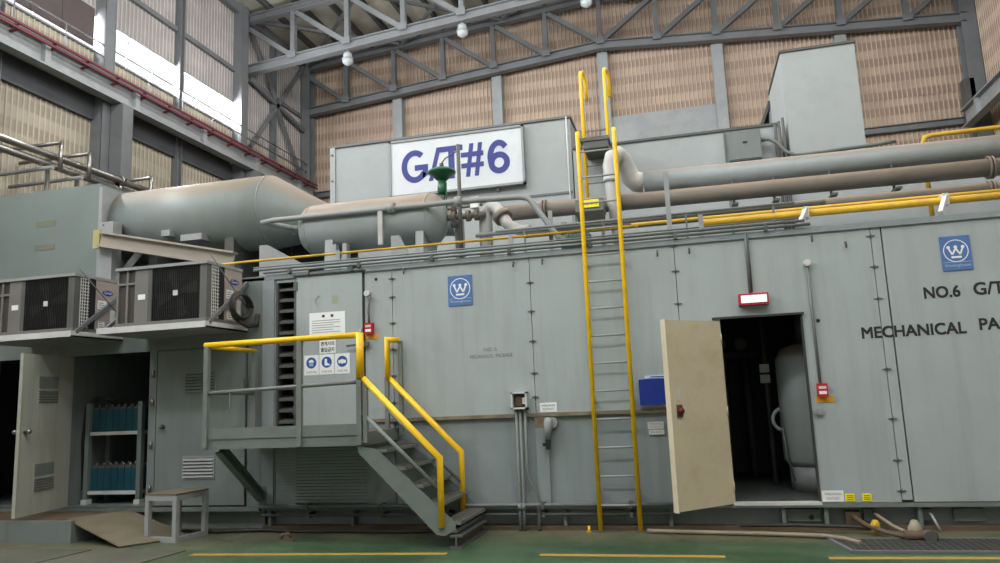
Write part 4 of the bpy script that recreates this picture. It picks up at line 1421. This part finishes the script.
MB().tube([(-3.47, 1.3, 5.22), (-3.4, 1.25, 5.27), (-3.08, 0.9, 5.25)], 0.01, 6).build('air_line', DSTEEL, t)
# valve train
t = thing('valve_train', 'rusty pipe with valves between tank end and silver elbow', 'valve', (-3.0, 1.0, 4.25))
MB().tube([(-3.32, 1.0, 4.27), (-2.72, 1.0, 4.27)], 0.045, 12).build('pipe', PIPER, t)
MB().tube([(-3.3, 1.0, 4.4), (-2.76, 1.0, 4.42)], 0.02, 10).build('tracer_tube', PIPER, t)
for x in (-3.2, -2.98, -2.85):
    MB().tube([(x - 0.03, 1.0, 4.27), (x + 0.03, 1.0, 4.27)], 0.085, 12).build('flange', PIPER, t)
MB().tube([(-3.2, 1.0, 4.27), (-3.2, 1.0, 4.48)], 0.045, 10).build('bonnet', RUST, t)
MB().tube([(-3.2, 1.0, 4.30), (-3.2, 1.0, 4.12)], 0.05, 10).build('trap', PIPER, t)
MB().box(-2.92, -2.8, 0.9, 1.0, 4.36, 4.52).build('tag_plate', WHITE, t)
# silver elbow
t = thing('silver_elbow_pipe', 'silver clad pipe bending over beside the sign corner', 'pipe', (-2.78, 1.15, 3.45))
MB().tube([(-2.76, 1.15, 3.45), (-2.76, 1.15, 4.2), (-2.74, 1.15, 4.33), (-2.67, 1.13, 4.40), (-2.58, 1.1, 4.37), (-2.48, 1.05, 4.22), (-2.36, 0.98, 4.05), (-2.2, 0.92, 3.96), (-2.05, 0.9, 3.94)], [0.1, 0.1, 0.1, 0.1, 0.095, 0.09, 0.085, 0.08, 0.08], 16).build('run', PIPEW, t)
MB().tube([(-2.5, 1.06, 4.25), (-2.45, 1.03, 4.18)], 0.14, 14).build('flange', PIPER, t)

# long pipes
def long_pipe(name, label, y, z, r, x0, x1, m, flanges=(), grp='long pipes over the enclosure roof', z1=None):
    z1 = z if z1 is None else z1
    t = thing(name, label, 'pipe', ((x0 + x1) / 2, y, z), grp)
    MB().tube([(x0, y, z), (x1, y, z1)], r, 20).build('run', m, t)
    for x in flanges:
        zz = z + (z1 - z) * (x - x0) / (x1 - x0)
        MB().tube([(x - 0.035, y, zz), (x - 0.008, y, zz)], r * 1.28, 18).build('flange', m, t)
        MB().tube([(x + 0.008, y, zz), (x + 0.035, y, zz)], r * 1.28, 18).build('flange', m, t)
    return t


big = long_pipe('steam_pipe', 'thickest blue grey pipe along the roof with silver bend', 1.8, 4.71, 0.165, -0.45, 6.4, PIPEB, z1=4.66)
MB().tube([(-0.45, 1.8, 4.71), (-0.56, 1.79, 4.73), (-0.64, 1.77, 4.80), (-0.69, 1.72, 4.93), (-0.73, 1.65, 5.06), (-0.80, 1.56, 5.12), (-0.87, 1.48, 5.06), (-0.90, 1.44, 4.92), (-0.90, 1.42, 4.7), (-0.89, 1.42, 4.3), (-0.86, 1.42, 3.46)], [0.16, 0.155, 0.145, 0.135, 0.13, 0.125, 0.12, 0.12, 0.105, 0.09, 0.04], 18).build('silver_bend', PIPEW, big)
MB().tube([(-0.905, 1.42, 4.66), (-0.90, 1.42, 4.73)], 0.122, 16).build('clamp_band', PIPEW, big)
long_pipe('return_pipe', 'brown rusted pipe directly below the thickest roof pipe', 1.6, 4.40, 0.12, -2.7, 6.4, PIPER, (-1.95, 4.05), z1=4.34)
long_pipe('return_pipe', 'thin brown rusted pipe just above the yellow gas pipe', 0.85, 3.90, 0.078, -2.1, 6.4, PIPER, (-1.55, 3.75), z1=3.90)
long_pipe('cable_conduit_pipe', 'grey brown pipe low behind the ladder', 0.55, 3.86, 0.03, -2.75, 1.8, CONDUIT)
for x in (0.8, 1.35, 2.1, 2.9):
    MB().bar((x, 1.7, 4.18), (x, 1.7, 4.58), 0.03, 0.03).build('hanger_rod', DSTEEL, big)
    MB().box(x - 0.04, x + 0.04, 1.45, 1.8, 4.16, 4.19).build('hanger_shoe', DSTEEL, big)
# yellow gas pipes
t = thing('gas_pipe', 'thick yellow gas pipe along the enclosure top edge at right', 'pipe', (2.5, 0.3, 3.69), 'yellow gas pipes')
MB().tube([(0.25, 0.32, 3.69), (6.3, 0.32, 3.68)], 0.045, 14).build('run', YELP, t)
t = thing('gas_pipe', 'slim yellow gas pipe right behind the thick yellow one', 'pipe', (2.5, 0.45, 3.78), 'yellow gas pipes')
MB().tube([(-0.6, 0.45, 3.78), (6.3, 0.45, 3.77)], 0.022, 10).build('run', YELP, t)
t = thing('gas_pipe', 'very thin yellow pipe from the condensers to the ladder', 'pipe', (-4.0, 0.18, 3.72), 'yellow gas pipes')
MB().tube([(-8.2, 0.18, 3.66), (-6.2, 0.18, 3.71), (-0.5, 0.18, 3.70)], 0.018, 8).build('run', YELP, t)
t = thing('gas_pipe', 'yellow pipe bending down behind the thick pipes near the right edge', 'pipe', (3.5, 2.35, 4.2), 'yellow gas pipes')
MB().tube([(3.52, 2.35, 3.5), (3.52, 2.35, 5.0), (3.56, 2.35, 5.09), (3.66, 2.35, 5.11), (6.3, 2.35, 5.13)], 0.034, 12).build('run', YELP, t)
for x, lab in ((1.52, 'white clamp on the yellow gas pipe above the doorway'), (3.05, 'slanted white clamp on the yellow gas pipe above the blue plate')):
    t = thing('pipe_clamp', lab, 'clamp', (x, 0.2, 3.46), 'white pipe clamps')
    MB().bar((x - 0.12, 0.1, 3.50), (x, 0.26, 3.72), 0.05, 0.05).build('arm', LGREY, t)
    MB().box(x - 0.03, x + 0.03, 0.24, 0.40, 3.62, 3.76).build('clip', LGREY, t)

# conduits / cable trays along the roof edge
for k, (y, z, x0, x1, r) in enumerate(((-0.04, 3.48, -5.7, 1.5, 0.02), (0.03, 3.54, -5.9, 1.45, 0.02), (0.10, 3.59, -5.95, 1.4, 0.011), (0.3, 3.83, -2.4, 1.4, 0.018))):
    t = thing('edge_conduit', ('lowest grey conduit along the enclosure top edge', 'thick middle grey conduit along the enclosure top edge', 'thin upper grey conduit along the enclosure top edge', 'topmost grey conduit starting beside the silver elbow pipe')[k], 'conduit', (-2, y, z), 'conduits along the enclosure top edge')
    MB().tube([(x0, y, z), (x1, y, z)], r, 8).build('run', CONDUIT, t)
    for i in range(7):
        x = x0 + 0.4 + 1.05 * i
        if k == 3 and x < x1:
            MB().box(x - 0.012, x + 0.012, y - 0.012, y + 0.012, 3.45, z).build('stand_off', CONDUIT, t)
        if x < x1 and k == 0:
            MB().box(x - 0.02, x + 0.02, y - 0.025, y + 0.03, z - 0.04, z + 0.04).build('saddle_clip', DSTEEL, t)
for k, (x, z0, z1, y) in enumerate(((-4.65, 3.46, 3.74, 0.13), (-2.16, 3.46, 3.72, 0.13), (-0.11, 3.46, 4.36, 0.16), (0.27, 3.46, 3.74, 0.06), (-1.75, 3.45, 4.2, 0.9))):
    o = MB().box(x - 0.03, x + 0.03, y, y + 0.02, z0, z1).build('support_bar', STEELL)
    tag(o, ('short pale support bar in front of the dusty tank', 'short pale support bar below the silver elbow pipe', 'tall pale support bar up to the thickest pipe', 'short pale support bar at the end of the yellow gas pipe', 'pale support bar behind the sloping thin pipe')[k], 'support', 'pale roof support bars')
# teal motor
t = thing('pump_motor', 'small teal motor on the roof left of the ladder', 'motor', (-1.35, 0.75, 3.45))
MB().tube([(-1.58, 0.75, 3.66), (-1.54, 0.75, 3.66), (-1.2, 0.75, 3.66), (-1.17, 0.75, 3.66)], [0.1, 0.14, 0.14, 0.1], 16).build('housing', TEAL, t)
for i in range(5):
    MB().tube([(-1.48 + 0.06 * i, 0.75, 3.66), (-1.465 + 0.06 * i, 0.75, 3.66)], 0.155, 16).build('cooling_fin', TEAL, t)
MB().box(-1.5, -1.25, 0.65, 0.85, 3.45, 3.53).build('base', TEAL, t)

# ================================================================ WALL FITTINGS
def logo_plate(x0, x1, z0, z1, label):
    t = thing('logo_plate', label, 'plate', ((x0 + x1) / 2, -0.005, z0), 'blue logo plates')
    pl = MB().box(x0, x1, -0.012, 0.0, z0, z1).build('plate', BLUEP, t)
    cx, w_ = (x0 + x1) / 2, x1 - x0
    cz = z1 - 0.165 * (z1 - z0) / 0.4 - 0.01
    y = -0.012
    MB().disc((cx, cz), w_ * 0.42, y, 0.002, 36, w_ * 0.39).build('ring', WHITE, t)
    e = MB()
    a = w_ * 0.012
    pts = [(-0.24, 0.12), (-0.13, -0.14), (0.0, 0.10), (0.13, -0.14), (0.24, 0.12)]
    for (xa, za), (xb, zb) in zip(pts, pts[1:]):
        e.bar((cx + xa * w_, y - 0.001, cz + za * w_), (cx + xb * w_, y - 0.001, cz + zb * w_), 0.002, w_ * 0.06, (0, 0, 1))
    e.build('emblem_strokes', WHITE, t)
    for xa, za in ((-0.24, 0.14), (0, 0.14), (0.24, 0.14)):
        MB().disc((cx + xa * w_, cz + za * w_), w_ * 0.06, y, 0.0025, 14).build('emblem_dot', WHITE, t)
    MB().box(cx - 0.17 * w_, cx + 0.17 * w_, y - 0.002, y, cz - 0.27 * w_, cz - 0.2 * w_).build('emblem_bar', WHITE, t)
    text('lettering', 'Westinghouse', cx, y, z0 + 0.03, 0.042, mat('faded_white_print', (170, 182, 200), 0.6), t, width=w_ * 0.86, align='CENTER', thick=0.002)
    MB().box(x0 + 0.01, x1 - 0.01, y - 0.001, y, z0 + 0.09, z0 + 0.095).build('rule_line', mat('faded_white_print', (170, 182, 200)), t)
    for xx in (x0 + 0.02, x1 - 0.02):
        MB().disc((xx, z1 - 0.02), 0.008, y, 0.004, 8).build('rivet', DSTEEL, t)


logo_plate(-3.0, -2.67, 2.82, 3.215, 'blue logo plate with circled emblem left of the ladder')
logo_plate(2.84, 3.145, 2.81, 3.2, 'blue logo plate with circled emblem above the black stencilled lettering')

# stencilled lettering
t = thing('stencil_lettering', 'black stencilled lettering reading NO.6 G/T MECHANICAL PACKAGE on the panel', 'lettering', (2.9, 0, 2.1))
text('lettering_line', 'NO.6', 2.62, 0.0, 2.515, 0.125, INK, t, width=0.36, heavy=0.0045)
text('lettering_line', 'G/T', 3.12, 0.0, 2.52, 0.135, INK, t, width=0.30, heavy=0.0045)
text('lettering_line', 'MECHANICAL', 1.93, 0.0, 2.105, 0.125, INK, t, width=1.06, heavy=0.0045)
text('lettering_line', 'PACKAGE', 3.13, 0.0, 2.13, 0.125, INK, t, width=0.76, heavy=0.0045)
t = thing('stencil_lettering', 'small faded grey lettering on the panel below the left logo plate', 'lettering', (-2.45, 0, 2.1))
text('lettering_line', 'NO. 6', -2.46, 0.0, 2.205, 0.048, INKG, t, align='CENTER')
text('lettering_line', 'MECHANICAL  PACKAGE', -2.45, 0.0, 2.12, 0.048, INKG, t, width=0.56, align='CENTER')

# exit light box with conduit
t = thing('exit_light', 'red framed white light box above the open doorway', 'light box', (0.785, -0.06, 2.56))
MB().box(0.62, 0.955, -0.10, 0.0, 2.565, 2.70).build('housing', RED, t)
MB().box(0.645, 0.935, -0.106, -0.10, 2.59, 2.68).build('lens', WINGL, t)
MB().tube([(0.76, -0.03, 2.70), (0.765, -0.03, 3.40), (0.765, 0.0, 3.44)], 0.017, 8).build('conduit', CONDUIT, t)
MB().tube([(0.785, -0.03, 2.72), (0.79, -0.03, 3.42)], 0.008, 6).build('cable', DSTEEL, t)


def call_point(x, z, ztop, label, flexible):
    t = thing('alarm_box', label, 'alarm box', (x, -0.03, z), 'red wall boxes with amber patch')
    MB().box(x - 0.055, x + 0.055, -0.07, 0.0, z, z + 0.15).build('body', RED, t)
    MB().box(x - 0.04, x + 0.04, -0.075, -0.07, z + 0.03, z + 0.065).build('label', WHITE, t)
    MB().box(x - 0.04, x + 0.04, -0.074, -0.07, z + 0.09, z + 0.12).build('label', LGREY, t)
    MB().box(x - 0.07, x + 0.12, -0.004, 0.0, z - 0.065, z + 0.0).build('amber_patch', ORANGE, t)
    if flexible:
        MB().tube([(x, -0.03, z + 0.15), (x - 0.01, -0.035, z + 0.3), (x + 0.02, -0.05, ztop - 0.06), (x + 0.01, -0.04, ztop)], 0.016, 8).build('conduit', CONDUIT, t)
    else:
        MB().tube([(x - 0.015, -0.03, z + 0.15), (x - 0.02, -0.03, ztop)], 0.017, 8).build('conduit', CONDUIT, t)
    MB().tube([(x - 0.02, 0.0, ztop + 0.02), (x - 0.02, -0.07, ztop + 0.02)], 0.04, 10).build('conduit_elbow', LGREY, t)


call_point(1.44, 1.47, 3.0, 'red alarm box with long conduit right of the doorway', False)
call_point(-4.115, 2.52, 3.05, 'red alarm box right of the upper grey door', True)

# electrical outlet box with conduits to the floor
t = thing('outlet_box', 'open grey outlet box on three conduits to the floor', 'outlet box', (-2.09, -0.06, 0))
for a in ((-2.19, -2.17, 1.46, 1.67), (-2.01, -1.99, 1.46, 1.67), (-2.19, -1.99, 1.65, 1.67), (-2.19, -1.99, 1.46, 1.48)):
    MB().box(a[0], a[1], -0.12, 0.0, a[2], a[3]).build('case_side', LGREY, t)
MB().box(-2.17, -2.01, -0.02, 0.0, 1.48, 1.65).build('case_back', DSTEEL, t)
MB().box(-2.14, -2.06, -0.07, -0.02, 1.50, 1.62).build('breaker', RUST, t)
MB().box(-2.05, -2.02, -0.09, -0.02, 1.52, 1.60).build('breaker', LGREY, t)
for x, off in ((-2.14, 0), (-2.09, 0.0), (-2.03, 0.1)):
    if off:
        pts = [(x, -0.06, 1.46), (x, -0.06, 0.7), (x + 0.02, -0.06, 0.6), (x + 0.10, -0.06, 0.45), (x + 0.12, -0.07, 0.35), (x + 0.12, -0.08, 0.0)]
    else:
        pts = [(x, -0.06, 1.46), (x, -0.06, 0.4), (x, -0.09, 0.3), (x, -0.09, 0.0)]
    MB().tube(pts, 0.02, 8).build('conduit', CONDUIT, t)
    MB().tube([(pts[-1][0], pts[-1][1], 0.25), (pts[-1][0], pts[-1][1], 0.31)], 0.03, 8).build('coupling', CONDUIT, t)


def label_plate(x0, x1, z0, z1, lines, label, m=WHITE, grp='small wall labels', ink=INK, name='wall_label'):
    t = thing(name, label, 'label', ((x0 + x1) / 2, -0.003, z0), grp)
    MB().box(x0, x1, -0.006, 0.0, z0, z1).build('plate', m, t)
    n = len(lines)
    for i, s_ in enumerate(lines):
        hh = (z1 - z0) / (n + 0.6)
        text('lettering', s_, (x0 + x1) / 2, -0.006, z1 - hh * (i + 1.05), hh * 0.55, ink, t, width=(x1 - x0) * (0.78 if i == 0 else 0.62), align='CENTER', thick=0.002)
    return t


label_plate(-1.85, -1.635, 1.41, 1.525, ('WELDING', 'OUTLET'), 'small white label left of the ladder above the rusty rail')
label_plate(-0.545, -0.355, 1.165, 1.25, ('WELDING', 'OUTLET'), 'pale grey label below the blue box, upper of two', LGREY, ink=INKG)
label_plate(-0.535, -0.355, 1.10, 1.155, ('WELDING',), 'pale grey label strip below the blue box, lower of two', LGREY, ink=INKG)
label_plate(1.325, 1.55, 0.31, 0.43, ('WELDING', 'OUTLET'), 'white label at the lower right corner of the doorway', ink=INKG)
YI = mat('yellow_label_print', (150, 120, 30), 0.6)
for k, x in enumerate((1.565, 1.74)):
    t = thing('wall_label', ('yellow label next to the white label by the doorway', 'yellow label standing apart, nearest the right seam')[k], 'label', (x, -0.003, 0.315), 'small wall labels')
    MB().box(x, x + 0.095, -0.006, 0.0, 0.315, 0.395).build('plate', YELL, t)
    for i in range(3):
        MB().box(x + 0.015, x + 0.08, -0.008, -0.006, 0.33 + 0.02 * i, 0.338 + 0.02 * i).build('print_line', YI, t)

# blue box
t = thing('document_box', 'deep blue box on the wall beside the cream door', 'box', (-0.42, -0.05, 1.42))
MB().box(-0.61, -0.20, -0.10, 0.0, 1.45, 1.755).build('body', BLUEB, t)
MB().box(-0.62, -0.19, -0.012, 0.0, 1.42, 1.45).build('back_rail', LGREY, t)
lp = MB().box(-0.54, -0.2, -0.012, 0.0, 1.765, 1.80).build('header_label', mat('pale_blue_label', (190, 214, 232), 0.5, var=0.02), t)
MB().box(-0.47, -0.24, -0.014, -0.012, 1.777, 1.789).build('print_line', BLUET, lp)

# tap below the belt
t = thing('sampling_valve', 'grey valve with black handle on the wall below the white label', 'valve', (-1.75, -0.06, 0.95))
MB().tube([(-1.70, 0.02, 1.28), (-1.70, -0.05, 1.28)], 0.07, 14).build('flange', STEELL, t)
MB().tube([(-1.74, -0.05, 1.32), (-1.74, -0.08, 1.28), (-1.755, -0.08, 1.08)], [0.05, 0.055, 0.04], 12).build('body', STEELL, t)
MB().box(-1.78, -1.73, -0.11, -0.05, 0.96, 1.08).build('handle', BLACK, t)
MB().box(-1.82, -1.78, -0.09, -0.07, 1.0, 1.04).build('lever', BLACK, t)

# notices on the upper door
D0 = -0.025
t = thing('door_notice', 'white paper notice with lines of print on the upper door', 'notice', (-4.72, D0, 2.58))
MB().box(-5.0, -4.47, D0 - 0.004, D0, 2.50, 2.86).build('sheet', WHITE, t)
for x in (-4.79, -4.66):
    MB().box(x - 0.02, x + 0.02, D0 - 0.006, D0 - 0.004, 2.79, 2.825).build('title_glyph', INK, t)
for i in range(6):
    MB().box(-4.96, -4.52 - (0.12 if i in (2, 4) else 0.02), D0 - 0.006, D0 - 0.004, 2.745 - 0.032 * i, 2.752 - 0.032 * i).build('print_line', INKG, t)
t = thing('door_notice', 'white notice with bold black characters just below the yellow rail', 'notice', (-4.72, D0, 2.31))
MB().box(-4.85, -4.61, D0 - 0.004, D0, 2.30, 2.49).build('sheet', WHITE, t)
text('lettering', '관계자외', -4.73, D0 - 0.004, 2.40, 0.06, INK, t, width=0.20, align='CENTER', thick=0.002, bold=0.02)
text('lettering', '출입금지', -4.73, D0 - 0.004, 2.32, 0.06, INK, t, width=0.20, align='CENTER', thick=0.002, bold=0.02)
for k in range(3):
    x0 = -5.08 + 0.228 * k
    x1 = x0 + 0.218
    z0, z1 = 2.015, 2.285
    t = thing('safety_sign', 'white sign with blue circle, ' + ('helmet, leftmost of three on the door', 'boot, middle of three on the door', 'earmuffs, rightmost of three on the door')[k], 'sign', ((x0 + x1) / 2, D0, z0), 'safety signs on the upper door')
    MB().box(x0, x1, D0 - 0.004, D0, z0, z1).build('plate', WHITE, t)
    cx, cz = (x0 + x1) / 2, z1 - 0.105
    MB().disc((cx, cz), 0.075, D0 - 0.004, 0.001, 28).build('blue_disc', SIGNBLUE, t)
    y = D0 - 0.005
    if k == 0:
        MB().prism([(cx + 0.04 * math.cos(R(a)), y, cz + 0.005 + 0.04 * math.sin(R(a))) for a in range(0, 181, 20)], (0, -0.001, 0)).build('pictogram', WHITE, t)
        MB().box(cx - 0.03, cx + 0.03, y - 0.001, y, cz - 0.045, cz - 0.002).build('pictogram', mat('pale_pictogram', (150, 176, 214)), t)
    elif k == 1:
        MB().prism([(cx - 0.03, y, cz + 0.045), (cx + 0.005, y, cz + 0.045), (cx + 0.005, y, cz - 0.005), (cx + 0.045, y, cz - 0.03), (cx + 0.045, y, cz - 0.045), (cx - 0.03, y, cz - 0.045)][::-1], (0, -0.001, 0)).build('pictogram', WHITE, t)
    else:
        MB().disc((cx, cz), 0.032, y, 0.001, 20).build('pictogram', WHITE, t)
        for s_ in (-1, 1):
            MB().box(cx + s_ * 0.042 - 0.012, cx + s_ * 0.042 + 0.012, y - 0.0015, y, cz - 0.025, cz + 0.02).build('pictogram', WHITE, t)
    text('caption', ('안전모 착용', '안전화 착용', '귀마개 착용')[k], cx, D0 - 0.004, z0 + 0.025, 0.03, INK, t, width=0.15, align='CENTER', thick=0.001)
t = thing('scraped_patch', 'faint ochre scrape marks on the upper grey door', 'paint mark', (-4.72, D0, 2.95))
SCR = mat('scraped_ochre_mark', (146, 154, 134), 0.7, var=0.15)
MB().tube(arc((-4.84, 3.02), 0.07, 100, 250, 8, 'xz', D0 - 0.001), 0.006, 6).build('mark', SCR, t)
MB().box(-4.66, -4.57, D0 - 0.002, D0, 2.97, 3.08).build('mark', SCR, t)

# ================================================================ FLOOR LEVEL
t = thing('raised_step', 'low pale grey step box below the open cabinet door', 'step', (-9.5, -0.6, 0))
MB().box(-11.6, -7.82, -1.03, -0.98, 0.0, 0.275).build('front_plate', CAB, t)
MB().box(-7.87, -7.82, -0.98, -0.08, 0.0, 0.24).build('end_plate', STEELL, t)
MB().box(-11.6, -7.82, -0.98, -0.08, 0.235, 0.255).build('top_plate', RUST, t)
rm = MB()
A_, B_, C_, D_ = V(-8.0, -0.93, 0.275), V(-6.85, -1.30, 0.012), V(-6.35, -0.62, 0.012), V(-7.70, -0.14, 0.275)
nrm = (B_ - A_).cross(D_ - A_).normalized()
rm.prism([A_, B_, C_, D_], nrm * 0.012)
o = rm.build('ramp_plate', RAMP)
tag(o, 'tilted brown steel plate leaning from the step to the floor', 'plate')

# bench
t = thing('low_stand', 'small grey steel frame stand with plate top beside the ramp', 'stand', (-6.5, -0.6, 0))
bx = V(0.99, -0.12, 0).normalized()
by = V(-bx.y, bx.x, 0)
b0 = V(-6.80, -0.87, 0)


def bp(s_, q, z):
    return b0 + bx * s_ + by * q + V(0, 0, z)


bw, bl, bh = 0.45, 0.5, 0.58
for s_, q in ((0, 0), (bw, 0), (0, bl), (bw, bl)):
    MB().bar(bp(s_, q, 0), bp(s_, q, bh - 0.02), 0.06, 0.06, by).build('leg', STEELL, t)
for a, b in (((0, 0), (bw, 0)), ((bw, 0), (bw, bl)), ((0, bl), (bw, bl)), ((0, 0), (0, bl))):
    MB().bar(bp(a[0], a[1], bh - 0.045), bp(b[0], b[1], bh - 0.045), 0.05, 0.07).build('top_rail', STEELL, t)
for a, b in (((0, 0), (bw, 0)), ((bw, 0), (bw, bl)), ((0, 0), (0, bl))):
    MB().bar(bp(a[0], a[1], 0.03), bp(b[0], b[1], 0.03), 0.05, 0.06).build('base_rail', STEELL, t)
MB().prism([bp(-0.03, -0.03, bh - 0.01), bp(bw + 0.03, -0.03, bh - 0.01), bp(bw + 0.03, bl + 0.03, bh - 0.01), bp(-0.03, bl + 0.03, bh - 0.01)], (0, 0, 0.02)).build('top_plate', RAMP, t)

# pipes along the skid
for k, (x0, x1, y, z, r, m) in enumerate(((-5.7, -0.15, -0.09, 0.305, 0.024, STEEL), (-5.7, -0.3, -0.05, 0.19, 0.018, DSTEEL))):
    t = thing('skirting_pipe', ('pale grey pipe along the sill of the enclosure', 'dark pipe low along the skid beam')[k], 'pipe', (x0, y, z), 'pipes along the skid')
    MB().tube([(x0, y, z), (x1, y, z)], r, 10).build('run', m, t)
    for i in range(5):
        x = x0 + 0.7 + 1.05 * i
        MB().box(x - 0.02, x + 0.02, y - r - 0.012, 0.1 if k else -0.0, z - r - 0.015, z + r + 0.012).build('clip', DSTEEL, t)
pts = [(-6.9, -0.25, 0.03), (-6.2, -0.32, 0.025), (-5.6, -0.22, 0.03), (-5.0, -0.28, 0.025), (-4.2, -0.26, 0.025), (-3.6, -0.30, 0.025), (-3.1, -0.22, 0.03), (-2.6, -0.2, 0.03)]
o = MB().tube(pts, 0.022, 8).build('floor_cable', RUBBER)
tag(o, 'black cable lying on the floor below the platform', 'cable')
pts = [(-0.62, -0.2, 0.028), (-0.3, -0.26, 0.028), (0.2, -0.32, 0.028), (0.7, -0.38, 0.028), (1.05, -0.44, 0.028), (1.25, -0.5, 0.03), (1.42, -0.66, 0.03), (1.52, -0.86, 0.028)]
o = MB().tube(pts, 0.024, 8).build('floor_hose', HOSEB)
tag(o, 'grey brown hose lying along the floor below the doorway', 'hose')
o = MB().tube([(0.4, -0.12, 0.075), (1.0, -0.14, 0.08), (1.6, -0.2, 0.075), (1.9, -0.3, 0.05)], 0.02, 8).build('floor_hose', RUBBER)
tag(o, 'dark hose along the skid below the doorway sill', 'hose')
# rusty valve cluster on the floor at right
t = thing('drain_valve', 'rusty drain valve cluster with hoses on the floor below the yellow labels', 'valve', (1.85, -0.3, 0))
MB().tube([(1.62, 0.1, 0.16), (1.64, -0.1, 0.14), (1.7, -0.25, 0.1), (1.85, -0.45, 0.06), (2.0, -0.62, 0.05)], 0.025, 8).build('hose', RUST, t)
MB().tube([(1.85, 0.1, 0.18), (1.87, -0.1, 0.16), (1.95, -0.3, 0.1), (2.05, -0.55, 0.06)], 0.02, 8).build('hose', HOSEB, t)
MB().tube([(1.78, -0.3, 0.03), (1.78, -0.3, 0.12), (1.78, -0.3, 0.16)], [0.04, 0.05, 0.025], 12).build('yellow_cap', YELP, t)
MB().tube([(2.1, -0.55, 0.0), (2.1, -0.55, 0.12), (2.1, -0.55, 0.2)], [0.06, 0.07, 0.03], 12).build('filter_bowl', mat('grimy_beige_plastic', (138, 130, 112), 0.6, var=0.1), t)
MB().tube([(1.98, -0.6, 0.06), (2.28, -0.62, 0.06)], 0.05, 10).build('body', RUST, t)
MB().tube([(2.2, -0.62, 0.06), (2.2, -0.7, 0.06)], 0.06, 10).build('nozzle', DSTEEL, t)
MB().box(1.55, 1.7, 0.0, 0.1, 0.06, 0.2).build('bracket', RUST, t)
t = thing('drain_fitting', 'small white drain elbow on the skid near the right edge', 'fitting', (2.42, 0.0, 0.05))
MB().tube([(2.4, 0.1, 0.17), (2.41, 0.0, 0.17), (2.43, -0.05, 0.1), (2.46, -0.08, 0.01)], 0.014, 8).build('elbow', STEELL, t)
MB().box(2.32, 2.44, 0.05, 0.1, 0.11, 0.22).build('plate', STAIR, t)
# small bits on the floor
t = thing('floor_clamp', 'small rusty clamp lying on the floor below the platform', 'clamp', (-4.95, -0.75, 0))
MB().tube([(-5.0, -0.75, 0.02), (-4.96, -0.76, 0.07), (-4.9, -0.74, 0.08), (-4.86, -0.73, 0.03)], 0.018, 8).build('jaw', RUST, t)
MB().box(-4.98, -4.8, -0.8, -0.74, 0.0, 0.018).build('foot', RUST, t)
t = thing('floor_peg', 'tiny yellow peg on the floor left of the ladder foot', 'peg', (-1.30, -0.14, 0))
MB().tube([(-1.30, -0.14, 0), (-1.30, -0.14, 0.07)], [0.02, 0.014], 8).build('pin', YEL, t)
MB().tube([(-1.30, -0.14, 0), (-1.30, -0.14, 0.01)], 0.035, 10).build('base', YELP, t)

# drain grating in the floor
t = thing('floor_grating', 'dark steel drain grating in the floor at lower right', 'grating', (3.2, -0.8, 0))
fr = MB()
fr.bar((1.27, -0.58, 0.012), (5.4, -0.42, 0.012), 0.04, 0.02)
fr.bar((1.38, -1.19, 0.012), (5.4, -1.10, 0.012), 0.04, 0.02)
fr.bar((1.27, -0.58, 0.012), (1.38, -1.19, 0.012), 0.04, 0.02)
fr.build('frame', STEEL, t)
MB().prism([(1.27, -0.58, 0.001), (1.38, -1.19, 0.001), (5.4, -1.10, 0.001), (5.4, -0.42, 0.001)], (0, 0, 0.003)).build('drain_pit', BLACK, t)
gb = MB()
n = 22
for i in range(n):
    q = i / (n - 1)
    a = V(1.29 + 0.08 * q, -0.60 - 0.57 * q, 0.012)
    b = V(5.4, -0.45 - 0.63 * q, 0.012)
    gb.bar(a, b, 0.008, 0.014)
for i in range(60):
    x = 1.42 + i * 0.067
    y0 = -0.58 + (x - 1.27) * 0.0387
    y1 = -1.19 + (x - 1.38) * 0.0224
    gb.bar((x, y0, 0.016), (x, y1, 0.016), 0.009, 0.008)
o = gb.build('grating_bars', GRATE, t)
o['kind'] = 'stuff'
# floor plates of the left bay
for k, (x0, x1) in enumerate(((-9.9, -8.6), (-8.55, -7.25), (-7.2, -5.95))):
    pl = MB().prism([(x0, -2.6, 0.001), (x1, -2.6, 0.001), (x1 + 0.12, -1.42, 0.001), (x0 + 0.12, -1.42, 0.001)], (0, 0, 0.01)).build('cover_plate', mat('floor_cover_plate', (88, 90, 78), 0.6, var=0.15, dirt=(80, 66, 50), amt=0.6), fl)
